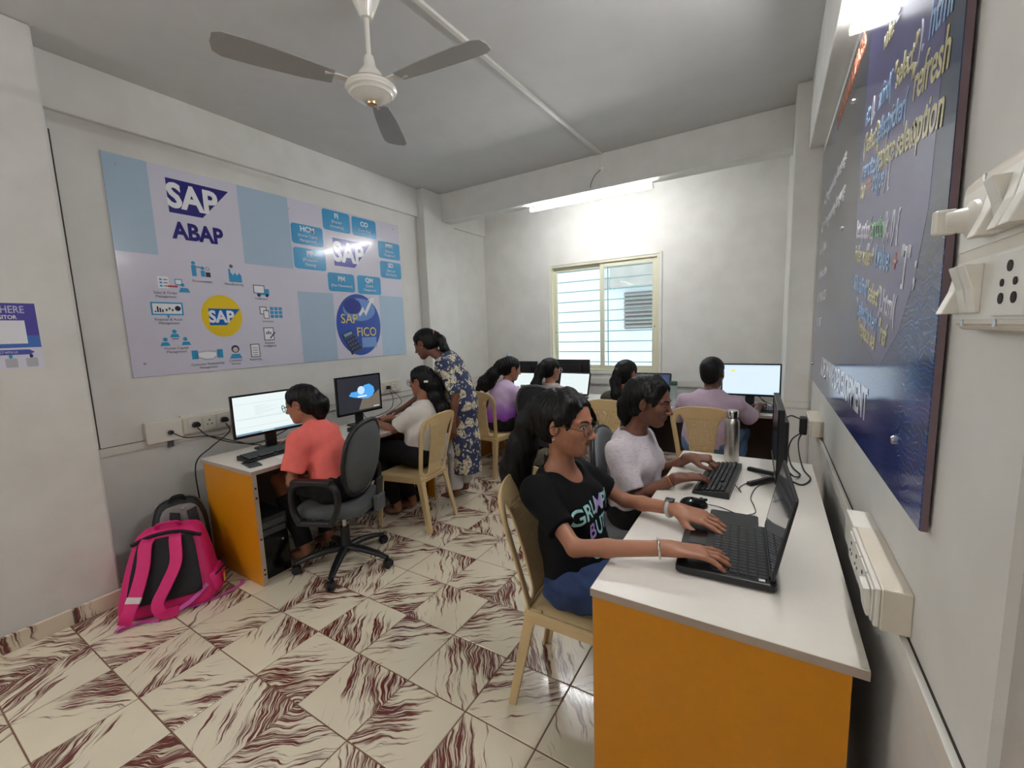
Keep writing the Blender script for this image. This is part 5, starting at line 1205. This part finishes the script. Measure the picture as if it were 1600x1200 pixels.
    for hj, kn, an_, to in legs:
        F.cap(hj, kn, .096 - sl_ * .7, .072, .05); e = kn + (an_ - kn) * Bm.get('len', .95); F.cap(kn, e, .070, Bm.get('cuff', .055), .04, flat=2)
    F.plane(at_(.24), u); F.disp = wrinkle(Bm.get('wr', .004), 11 + len(label), 1.3); sdf_obj(Bm.get('name', 'trousers'), F, h * 1.15, Bm['m'], base, body)
    # ---- hair
    F = Field(); hg = g('hair_grow', 0.0)
    F.ell(H(-.016, 0, .040), (A(.106, .087, .096) + hg) * HS, HR, .02); F.ell(H(-.045, 0, -.018), (A(.068, .072, .078) + hg) * HS, HR, .03)
    fc = g('fringe', (0, 0, 0)); F.ell(H(.110 + fc[0], 0, -.016 + fc[2]), A(.092, .088, .116) * HS, HR, .012, '-')
    for s in (1, -1): F.ell(H(.010, .088 * s, -.016), A(.040, .030, .056) * HS, HR, .008, '-')
    for pts, rs in P.get('tails', []): F.chain([A(*q) if not callable(q) else q for q in [H(*x[1:]) if x[0] == 'h' else x for x in pts]], rs, .03)
    F.disp = hair_ripple(head, hu, g('rip', .0022)); hair = sdf_obj('hair', F, h * .8, M_hair, base, body)
    return body, H, FT, dict(f=f, l=l, u=u, elL=elL, elR=elR, hf=hf, hl=hl, hu=hu, base=base, hs=hs, at=at_, R=R)
def ring(name, c, axis, r, th, m, body, base, wide=1.0, n=28):
    q = Vector((0, 0, 1)).rotation_difference(Vector(nrm(axis))).to_matrix(); c = Vector(A(*c) - base)
    pts = [c + q @ Vector((r * math.cos(2 * PI * i / n), r * math.sin(2 * PI * i / n), 0)) for i in range(n)]
    return MB().tube(pts, th, 8, closed=True, flat=(wide, 1) if wide != 1 else None, up=nrm(axis)).build(name, m, body, smooth=60)
M_lens = M_glass.copy(); M_lens.name = 'spectacle_lens'
[n for n in M_lens.node_tree.nodes if n.type == 'MAP_RANGE'][0].inputs['To Max'].default_value = .04; [n for n in M_lens.node_tree.nodes if n.type == 'MAP_RANGE'][0].inputs['To Min'].default_value = .02
def glasses(body, H, I, m, gr=.0014):
    base = I['base']; hs = I['hs']
    mb = MB()
    for s in (1, -1):
        c = H(.099, .034 * s, .002) - base; ax = nrm(I['hf'] + I['hl'] * .16 * s); e1 = nrm(I['hl'] - ax * (I['hl'] @ ax)); e2 = nrm(np.cross(ax, e1))
        mb.tube([c + (e1 * math.cos(a) * .0255 + e2 * math.sin(a) * .0225) * hs for a in np.linspace(0, 2 * PI, 29)[:-1]], gr, 6, closed=True)
        mb.tube([c + e1 * .0255 * s * hs + e2 * 0, H(.080, .069 * s, .006) - base, H(.0, .0815 * s, .010) - base, H(-.02, .079 * s, -.006) - base], gr, 6)
    mb.tube([H(.1, .0095, .006) - base, H(.106, 0, .010) - base, H(.1, -.0095, .006) - base], .0012, 6)
    go = mb.build('glasses', m, body, smooth=60)
    for s in (1, -1):
        c = H(.099, .034 * s, .002) - base; ax = nrm(I['hf'] + I['hl'] * .16 * s); e1 = nrm(I['hl'] - ax * (I['hl'] @ ax)); e2 = nrm(np.cross(ax, e1))
        P = [c + (e1 * math.cos(a) * .0250 + e2 * math.sin(a) * .0220) * hs for a in np.linspace(0, 2 * PI, 25)[:-1]]
        MB().add([p - ax * .0006 for p in P] + [p + ax * .0006 for p in P], [tuple(range(24)), tuple(range(24, 48))[::-1]] + [(i, (i + 1) % 24, 24 + (i + 1) % 24, 24 + i) for i in range(24)]).build('lens', M_lens, go)
    return go
# ================================================================ the nine people
def cloth(name, col, **k): return mat('cloth_' + name, col, .85, var=k.pop('var', .08), scale=k.pop('scale', 30), bump=.2, bscale=500, **k)
M_coral = cloth('coral', srgb(238, 112, 102)); M_wht = cloth('white', srgb(226, 220, 212)); M_lav = cloth('lavender', srgb(190, 168, 186)); M_olv = cloth('olive', srgb(78, 72, 56)); M_gryt = cloth('grey', srgb(156, 142, 140)); M_blkt = cloth('black', srgb(12, 12, 14), spec=.2)
M_slub = cloth('slub', srgb(214, 204, 208)); N, L, b = nodes(M_slub)     # heather yarn: short dark flecks along the knit
n1 = N.new('ShaderNodeTexNoise'); n1.inputs['Scale'].default_value = 1; n1.inputs['Detail'].default_value = 3
m1 = N.new('ShaderNodeMapping'); m1.inputs['Scale'].default_value = (40, 40, 330); tc = [n for n in N if n.type == 'TEX_COORD'][0]; L.new(tc.outputs['Object'], m1.inputs[0]); L.new(m1.outputs[0], n1.inputs['Vector'])
r1 = N.new('ShaderNodeValToRGB'); r1.color_ramp.elements[0].position = .56; r1.color_ramp.elements[0].color = srgb(216, 206, 210) + (1,); r1.color_ramp.elements[1].position = .68; r1.color_ramp.elements[1].color = srgb(180, 166, 174) + (1,); L.new(n1.outputs['Fac'], r1.inputs[0]); L.new(r1.outputs[0], b.inputs['Base Color'])
M_ombre = cloth('ombre', srgb(180, 130, 200)); N, L, b = nodes(M_ombre)       # dip-dyed: pale lilac above, violet below
tc = [n for n in N if n.type == 'TEX_COORD'][0]; s1 = N.new('ShaderNodeSeparateXYZ'); L.new(tc.outputs['Object'], s1.inputs[0]); mr = N.new('ShaderNodeMapRange'); mr.inputs['From Min'].default_value = .46; mr.inputs['From Max'].default_value = .80; L.new(s1.outputs['Z'], mr.inputs[0])
r1 = N.new('ShaderNodeValToRGB'); r1.color_ramp.elements[0].color = srgb(122, 40, 170) + (1,); r1.color_ramp.elements[1].color = srgb(214, 186, 222) + (1,); r1.color_ramp.elements.new(.45).color = srgb(158, 84, 196) + (1,); L.new(mr.outputs[0], r1.inputs[0]); L.new(r1.outputs[0], b.inputs['Base Color'])
M_flor = cloth('floral', srgb(50, 58, 92)); N, L, b = nodes(M_flor)           # navy cotton printed with cream flowers and leaves
tc = [n for n in N if n.type == 'TEX_COORD'][0]; wp = N.new('ShaderNodeTexNoise'); wp.inputs['Scale'].default_value = 16; wp.inputs['Detail'].default_value = 2; L.new(tc.outputs['Object'], wp.inputs['Vector'])
va = N.new('ShaderNodeVectorMath'); va.operation = 'MULTIPLY_ADD'; L.new(wp.outputs['Color'], va.inputs[0]); va.inputs[1].default_value = (.09, .09, .09); L.new(tc.outputs['Object'], va.inputs[2])
vo = N.new('ShaderNodeTexVoronoi'); vo.inputs['Scale'].default_value = 11; L.new(va.outputs[0], vo.inputs['Vector']); vo2 = N.new('ShaderNodeTexVoronoi'); vo2.inputs['Scale'].default_value = 26; L.new(va.outputs[0], vo2.inputs['Vector'])
r1 = N.new('ShaderNodeValToRGB'); r1.color_ramp.elements[0].position = .43; r1.color_ramp.elements[0].color = (1, 1, 1, 1); r1.color_ramp.elements[1].position = .47; r1.color_ramp.elements[1].color = (0, 0, 0, 1); L.new(vo.outputs['Distance'], r1.inputs[0])
r2 = N.new('ShaderNodeValToRGB'); r2.color_ramp.elements[0].position = .27; r2.color_ramp.elements[0].color = (1, 1, 1, 1); r2.color_ramp.elements[1].position = .32; r2.color_ramp.elements[1].color = (0, 0, 0, 1); L.new(vo2.outputs['Distance'], r2.inputs[0])
vo3 = N.new('ShaderNodeTexVoronoi'); vo3.feature = 'DISTANCE_TO_EDGE'; vo3.inputs['Scale'].default_value = 30; L.new(va.outputs[0], vo3.inputs['Vector']); r3 = N.new('ShaderNodeValToRGB'); r3.color_ramp.elements[0].position = .03; r3.color_ramp.elements[1].position = .07; L.new(vo3.outputs['Distance'], r3.inputs[0])
mm = N.new('ShaderNodeMath'); mm.operation = 'MAXIMUM'; L.new(r1.outputs[0], mm.inputs[0]); L.new(r2.outputs[0], mm.inputs[1]); m2 = N.new('ShaderNodeMath'); m2.operation = 'MULTIPLY'; L.new(mm.outputs[0], m2.inputs[0]); L.new(r3.outputs[0], m2.inputs[1])
mx = N.new('ShaderNodeMix'); mx.data_type = 'RGBA'; mx.inputs['A'].default_value = srgb(52, 60, 96) + (1,); mx.inputs['B'].default_value = srgb(222, 212, 180) + (1,); L.new(m2.outputs[0], mx.inputs['Factor']); L.new(mx.outputs['Result'], b.inputs['Base Color'])
SK1 = ('wheat', srgb(166, 113, 86)); SK2 = ('deep', srgb(122, 78, 60)); SK3 = ('tan', srgb(160, 106, 80)); SK4 = ('brown', srgb(104, 68, 54))
M_gfr = mat('glasses_metal', srgb(92, 74, 66), .25, .8); M_gclr = mat('glasses_clear', srgb(196, 190, 190), .15)
# 1 ---- girl in the black T-shirt, nearest, typing on the laptop
B1, H, FT, I = person('girl in glasses and black printed T-shirt typing on the laptop', dict(
    base=(-.60, 1.50, 0), hip=(-.625, 1.50, .535), neck=(-.715, 1.50, .945), head=(-.672, 1.495, 1.132), hf=(.97, -.05, -.10), hu=(.10, 0, 1), hs=1.13, hz=.86, hair_grow=.002, shL=(-.70, 1.655, .895), shR=(-.725, 1.345, .895),
    elL=(-.505, 1.715, .765), wrL=(-.285, 1.655, .792), elR=(-.545, 1.262, .758), wrR=(-.250, 1.345, .790),
    knL=(-.20, 1.62, .555), knR=(-.21, 1.39, .555), anL=(-.16, 1.62, .09), anR=(-.19, 1.40, .09), toL=(-.02, 1.63, .03), toR=(-.05, 1.40, .03),
    hands=dict(L=dict(d=(.97, -.10, -.10), t=(0, -1, 0), n=(-.1, -.15, 1), curl=(8, 16, 12), spread=13, fine=1, S=1.1), R=dict(d=(.93, .34, -.06), t=(-.3, 1, 0), n=(0, .1, 1), curl=(8, 17, 14), spread=19, fine=1, S=1.1)),
    slim=.88, arm=.80, skin=SK1, face=True, top=dict(m=M_blkt, grow=.014, sleeve=.68, sr=.056, hem=-.04, neck=(.100, .088, .105), nf=.045, seed=3), bottom=dict(m=M_den, name='jeans', wr=.0065),
    tails=[([('h', -.06, 0, .06), ('h', -.115, .0, .035), ('h', -.150, .0, -.03), (-.885, 1.515, 1.01), (-.925, 1.52, .90), (-.935, 1.52, .80), (-.935, 1.52, .72)], [.06, .045, .050, .062, .066, .055, .025]), ([('h', .0, .0, .125), ('h', .030, -.060, .095), ('h', .022, -.084, .045), ('h', .010, -.086, .012)], [.022, .018, .012, .007])]), .0045)
glasses(B1, H, I, M_gfr)
ring('hoop_earring', H(-.004, -.081, -.045), I['hl'], .005, .0014, M_silver, B1, I['base'])
d_ = nrm(A(-.285, 1.655, .792) - I['elL']); w_ = ring('wristwatch', A(-.285, 1.655, .792) - d_ * .030, d_, .029, .0085, mat('watch_strap', srgb(186, 190, 194), .5), B1, I['base'], 1.0)
c = Vector(A(-.285, 1.655, .792) - d_ * .030 + A(0, 0, .034) - I['base']); MB().box(c, (.034, .030, .010)).build('watch_case', M_gloss, w_, bevel=.004)
d_ = nrm(A(-.250, 1.345, .790) - I['elR']); ring('bracelet', A(-.250, 1.345, .790) - d_ * .035, d_, .0295, .0042, M_silver, B1, I['base'])
# printed lettering laid on the shirt
def print_on(body, FT, I, s, size, t, side, m, tilt=0.0):
    me = text_mesh(s, size, size * .02, ext=0, shear=0, sx=.92); me.name = 'shirt_lettering'; bm = bmesh.new(); bm.from_mesh(me); bmesh.ops.subdivide_edges(bm, edges=[e for e in bm.edges if e.calc_length() > .012], cuts=1); bm.to_mesh(me); bm.free()
    v = np.empty(len(me.vertices) * 3); me.vertices.foreach_get('co', v); v = v.reshape(-1, 3); cs, sn = math.cos(tilt), math.sin(tilt); x = v[:, 0] * cs - v[:, 1] * sn; y = v[:, 0] * sn + v[:, 1] * cs
    p = I['at'](t) + I['f'] * .26 + np.outer(x + side, I['l']) + np.outer(y, I['u'])
    for _ in range(60):
        d = FT.eval(p[:, None, :], p, 0.6)[:, 0]; p = p - I['f'] * np.clip(d - .0022, -.01, .02)[:, None] * .8
    me.vertices.foreach_set('co', (p - I['base']).ravel()); me.update(); mesh_obj('shirt_lettering', me, m, body)
M_mint = mat('print_mint', srgb(168, 218, 218), .7); M_lil = mat('print_lilac', srgb(190, 158, 220), .7)
print_on(B1, FT, I, 'GRU', .085, .62, -.070, M_mint, .10); print_on(B1, FT, I, 'M', .088, .625, .022, M_lil, .05); print_on(B1, FT, I, 'PY', .085, .62, .082, M_mint, -.05)
print_on(B1, FT, I, 'B', .082, .43, -.048, M_lil, .08); print_on(B1, FT, I, 'UT', .082, .43, .028, M_mint, .04); print_on(B1, FT, I, 'G', .066, .24, -.055, M_mint)
# 2 ---- girl in the heather T-shirt at the keyboard
B2, H, FT, I = person('girl in heather white T-shirt typing at the near right desk', dict(
    base=(-.58, 2.22, 0), hip=(-.60, 2.22, .535), neck=(-.615, 2.20, .935), head=(-.520, 2.195, 1.112), hf=(.95, -.05, -.20), hu=(.20, 0, 1), hs=1.11, hz=.88, hair_grow=.004, shL=(-.595, 2.365, .875), shR=(-.635, 2.04, .870),
    elL=(-.52, 2.43, .665), wrL=(-.345, 2.375, .790), elR=(-.535, 1.985, .672), wrR=(-.345, 2.045, .785),
    knL=(-.17, 2.33, .555), knR=(-.17, 2.10, .555), anL=(-.14, 2.33, .09), anR=(-.15, 2.10, .09), toL=(0, 2.33, .03), toR=(0, 2.10, .03),
    hands=dict(L=dict(d=(.90, .0, .06), t=(0, -1, 0), n=(-.1, -.1, 1), curl=(38, 42, 28), spread=10, fine=1), R=dict(d=(.74, .64, -.05), t=(-.6, .8, 0), curl=(10, 22, 16), spread=5, fine=1)),
    slim=.95, arm=.86, skin=SK2, face=True, top=dict(m=M_slub, grow=.018, sleeve=.86, sr=.062, hem=-.05, neck=(.078, .076, .056), nf=.022, seed=5), bottom=dict(m=M_blk),
    tails=[([('h', -.07, 0, .0), ('h', -.105, .0, -.05), ('h', -.10, .0, -.10), ('h', -.085, .0, -.15)], [.055, .042, .034, .018]), ([('h', .01, .0, .125), ('h', .040, -.055, .095), ('h', .030, -.082, .045), ('h', .015, -.084, .02)], [.022, .020, .014, .008])]), .005)
ring('bead_bracelet', A(-.345, 2.045, .785) - nrm(A(-.345, 2.045, .785) - I['elR']) * .045, A(-.345, 2.045, .785) - I['elR'], .0305, .002, mat('orange_thread', srgb(206, 130, 60), .5), B2, I['base'])
# 3 ---- girl in coral on the swivel chair
B3, H, FT, I = person('girl in coral T-shirt leaning over the left desk', dict(
    base=(-2.38, 1.68, 0), hip=(-2.37, 1.69, .545), neck=(-2.555, 1.655, .925), head=(-2.615, 1.625, 1.068), hf=(-.78, -.52, -.30), hu=(-.22, -.10, 1), hs=1.04, shL=(-2.475, 1.485, .870), shR=(-2.625, 1.815, .850),
    elL=(-2.475, 1.425, .625), wrL=(-2.66, 1.535, .655), elR=(-2.72, 1.90, .735), wrR=(-2.86, 1.74, .785),
    knL=(-2.80, 1.54, .555), knR=(-2.82, 1.76, .555), anL=(-2.62, 1.56, .10), anR=(-2.66, 1.76, .10), toL=(-2.75, 1.54, .03), toR=(-2.79, 1.75, .03),
    hands=dict(L=dict(d=(-.7, .6, .1), t=(-.5, -.5, .5), n=(-.3, -.3, .9), curl=(30, 40, 30)), R=dict(d=(-.9, -.3, -.1), t=(.3, -.9, 0))),
    slim=.92, arm=.84, skin=SK3, top=dict(m=M_coral, grow=.018, loose=.018, sleeve=.74, sr=.070, hem=-.10, neck=(.082, .080, .06), seed=8, wr=.005), bottom=dict(m=M_blk),
    tails=[([('h', -.075, 0, .02), ('h', -.105, 0, -.03), ('h', -.11, 0, -.075)], [.055, .058, .042]), ([('h', -.09, 0, -.06), ('h', -.085, 0, -.125)], [.045, .028])]), .006)
glasses(B3, H, I, M_gfr, .002)
# 4 ---- girl in white at the left desk
B4, H, FT, I = person('girl in white short-sleeved shirt typing before the lock screen', dict(
    base=(-2.44, 2.44, 0), hip=(-2.42, 2.50, .535), neck=(-2.445, 2.585, .925), head=(-2.505, 2.635, 1.098), hf=(-.92, -.22, -.25), hu=(-.10, 0, 1), hs=1.06, shL=(-2.44, 2.43, .865), shR=(-2.48, 2.74, .855),
    elL=(-2.575, 2.365, .735), wrL=(-2.785, 2.345, .790), elR=(-2.66, 2.66, .72), wrR=(-2.775, 2.505, .790),
    knL=(-2.84, 2.36, .555), knR=(-2.84, 2.54, .555), anL=(-2.60, 2.37, .09), anR=(-2.58, 2.52, .09), toL=(-2.72, 2.36, .03), toR=(-2.71, 2.50, .03),
    hands=dict(L=dict(d=(-.97, .0, .02), t=(0, 1, 0), curl=(18, 34, 24)), R=dict(d=(-.95, -.2, 0), t=(0, -1, 0), curl=(24, 34, 24))),
    slim=.88, arm=.84, skin=SK3, top=dict(m=M_wht, grow=.014, sleeve=.80, sr=.070, hem=-.03, neck=(.080, .078, .055), seed=13, name='shirt'), bottom=dict(m=M_blk),
    tails=[([('h', -.06, 0, .03), ('h', -.11, .0, -.04), (-2.375, 2.66, .96), (-2.33, 2.68, .86), (-2.315, 2.69, .75)], [.06, .062, .066, .062, .03])], rip=.003), .006)
glasses(B4, H, I, M_gfr, .002)
c = Vector(H(-.085, .075, .0) - I['base']); MB().box(c, (.035, .008, .018), Matrix.Rotation(.5, 3, 'Z')).build('hair_clip', M_white_pl, B4, bevel=.003)
# 5 ---- standing woman in the floral kurta
B5, H, FT, I = person('woman in navy floral kurta bending over the left desk', dict(
    base=(-2.38, 2.93, 0), hip=(-2.31, 2.93, .86), neck=(-2.445, 2.90, 1.295), head=(-2.65, 2.865, 1.405), hf=(-.86, -.22, -.45), hu=(-.42, 0, 1), hs=1.08, shL=(-2.345, 2.735, 1.230), shR=(-2.46, 3.055, 1.215),
    elL=(-2.225, 2.735, .985), wrL=(-2.265, 2.725, .750), elR=(-2.72, 3.02, 1.00), wrR=(-2.925, 2.80, .805),
    knL=(-2.36, 2.85, .47), knR=(-2.37, 3.01, .47), anL=(-2.37, 2.86, .09), anR=(-2.40, 3.03, .09), toL=(-2.50, 2.82, .028), toR=(-2.54, 3.01, .028),
    hands=dict(L=dict(d=(-.10, .0, -1), t=(-.9, .2, 0), n=(.2, -1, 0), curl=(14, 22, 16), spread=3), R=dict(d=(-.8, -.5, -.2), t=(.4, -.8, 0), curl=(14, 20, 16))),
    skin=SK2, face=True, top=dict(m=M_flor, grow=.022, loose=.03, sleeve=.98, sr=.058, kurta=.26, sweep=(-.0, .0, 0), neck=(.075, .072, .075), seed=17, name='kurta', wr=.004), bottom=dict(m=cloth('offwhite', srgb(206, 202, 200)), len=.93, cuff=.062, slim=.06),
    tails=[([('h', -.07, 0, .04), ('h', -.118, 0, .02), ('h', -.150, 0, -.03), (-2.46, 2.90, 1.365), (-2.385, 2.92, 1.30)], [.05, .034, .036, .036, .014])]), .006)
ring('bangle', A(-2.265, 2.725, .750) - nrm(A(-2.265, 2.725, .750) - I['elL']) * .02, A(-2.265, 2.725, .750) - I['elL'], .030, .003, mat('gold', (.75, .55, .25), .25, 1), B5, I['base'])
c = Vector(H(-.004, .082, -.038) - I['base']); MB().lathe([(.001, -.005), (.0048, 0), (.001, .005)], 12, c).build('pearl_earring', M_white_pl, B5, smooth=80)
ring('hair_band', H(-.125, 0, .034), I['hf'], .036, .006, mat('band_pink', srgb(150, 92, 84), .6), B5, I['base'])
# 6 ---- girl in purple
B6, H, FT, I = person('girl with long wavy hair in a lilac to purple top', dict(
    base=(-2.48, 3.78, 0), hip=(-2.49, 3.80, .535), neck=(-2.465, 3.885, .920), head=(-2.425, 3.965, 1.078), hf=(.62, .68, -.38), hu=(.15, .22, 1), hs=1.06, shL=(-2.61, 3.91, .860), shR=(-2.315, 3.855, .855),
    elL=(-2.68, 4.02, .70), wrL=(-2.56, 4.16, .80), elR=(-2.225, 3.90, .665), wrR=(-2.32, 4.06, .815),
    knL=(-2.58, 4.22, .555), knR=(-2.36, 4.22, .555), anL=(-2.58, 4.14, .09), anR=(-2.36, 4.14, .09), toL=(-2.58, 4.27, .03), toR=(-2.36, 4.27, .03),
    hands=dict(L=dict(d=(.2, .9, 0), t=(1, 0, 0)), R=dict(d=(-.35, .6, .6), t=(-1, 0, .2), n=(.4, -.5, .6), curl=(35, 45, 30))),
    skin=SK1, top=dict(m=M_ombre, grow=.020, sleeve=1.78, hem=-.10, neck=(.078, .076, .055), seed=21, name='long_sleeved_top', wr=.0045), bottom=dict(m=M_blk),
    tails=[([('h', -.05, .0, .05), ('h', -.11, .01, .01), (-2.575, 3.815, 1.03), (-2.655, 3.755, .95), (-2.715, 3.72, .87)], [.07, .066, .064, .06, .03]), ([(-2.55, 3.80, 1.02), (-2.60, 3.78, .93), (-2.64, 3.76, .86)], [.055, .055, .025])], rip=.0045), .0065)
c = Vector(H(-.06, .0, .145) - I['base']); MB().box(c, (.03, .05, .016)).build('hair_clip', mat('clip_blue', srgb(150, 160, 214), .4), B6, bevel=.004)
# 7 ---- girl in grey
B7, H, FT, I = person('girl with a ponytail in a grey top at the white-screen laptop', dict(
    base=(-1.87, 3.74, 0), hip=(-1.87, 3.74, .545), neck=(-1.885, 3.82, .925), head=(-1.895, 3.875, 1.085), hf=(.42, .85, -.2), hu=(0, .10, 1), hs=1.0, shL=(-2.03, 3.85, .865), shR=(-1.735, 3.815, .860),
    elL=(-2.08, 3.97, .70), wrL=(-1.96, 4.16, .795), elR=(-1.66, 3.95, .70), wrR=(-1.73, 4.13, .80),
    knL=(-1.97, 4.20, .555), knR=(-1.75, 4.20, .555), anL=(-1.97, 4.12, .09), anR=(-1.75, 4.12, .09), toL=(-1.97, 4.25, .03), toR=(-1.75, 4.25, .03),
    hands=dict(L=dict(d=(.1, .9, 0), t=(1, 0, 0)), R=dict(d=(-.1, .9, 0), t=(-1, 0, 0))), skin=SK1, top=dict(m=M_gryt, grow=.018, sleeve=.8, sr=.064, hem=-.06, seed=23, name='top'), bottom=dict(m=M_blk),
    tails=[([('h', -.08, 0, .055), ('h', -.125, 0, .035)], [.05, .034]), ([('h', -.125, 0, .035), ('h', -.14, .01, -.04), (-1.985, 3.70, .95), (-1.99, 3.69, .86), (-1.99, 3.70, .78)], [.034, .045, .05, .046, .02])]), .0065)
glasses(B7, H, I, M_gclr, .002)
# 8 ---- girl in olive
B8, H, FT, I = person('girl with a ponytail in an olive top at the dark-screen laptop', dict(
    base=(-1.13, 3.76, 0), hip=(-1.14, 3.76, .535), neck=(-1.135, 3.80, .905), head=(-1.115, 3.85, 1.065), hf=(.40, .85, -.2), hu=(0, .10, 1), hs=1.06, shL=(-1.285, 3.815, .850), shR=(-.985, 3.79, .845),
    elL=(-1.35, 3.95, .66), wrL=(-1.10, 4.13, .795), elR=(-.92, 3.95, .68), wrR=(-.97, 4.13, .795),
    knL=(-1.24, 4.20, .555), knR=(-1.02, 4.20, .555), anL=(-1.24, 4.12, .09), anR=(-1.02, 4.12, .09), toL=(-1.24, 4.25, .03), toR=(-1.02, 4.25, .03),
    hands=dict(L=dict(d=(.1, .9, 0), t=(1, 0, 0)), R=dict(d=(-.1, .9, 0), t=(-1, 0, 0))), skin=SK3, top=dict(m=M_olv, grow=.018, sleeve=1.5, hem=-.06, seed=29, name='top'), bottom=dict(m=M_blk),
    tails=[([('h', -.08, 0, .03), ('h', -.125, 0, .01)], [.05, .032]), ([('h', -.125, 0, .01), ('h', -.135, .01, -.07), (-1.165, 3.685, .90), (-1.165, 3.68, .80)], [.032, .044, .046, .02])]), .0065)
# 9 ---- man in lavender
B9, H, FT, I = person('man with short black hair in a lavender T-shirt', dict(
    base=(-.42, 3.70, 0), fem=False, hip=(-.42, 3.70, .545), neck=(-.405, 3.745, .935), head=(-.395, 3.785, 1.095), hf=(.22, .95, -.15), hu=(0, .10, 1), hs=1.18, shL=(-.600, 3.76, .865), shR=(-.215, 3.75, .865),
    elL=(-.68, 3.90, .68), wrL=(-.52, 4.12, .79), elR=(-.105, 3.905, .715), wrR=(-.06, 4.12, .80),
    knL=(-.56, 4.17, .555), knR=(-.20, 4.16, .56), anL=(-.56, 4.10, .09), anR=(-.22, 4.08, .09), toL=(-.56, 4.24, .03), toR=(-.22, 4.22, .03),
    hands=dict(L=dict(d=(.1, .9, 0), t=(1, 0, 0)), R=dict(d=(.1, .9, 0), t=(-1, 0, 0))), skin=SK4, top=dict(m=M_lav, grow=.024, loose=.03, sleeve=.90, sr=.076, hem=-.10, seed=31, neck=(.078, .078, .05), nf=.015), bottom=dict(m=mat('light_denim', srgb(92, 124, 168), .85, var=.2, scale=30), name='jeans'),
    hair_grow=-.011, rip=.0012), .0065)
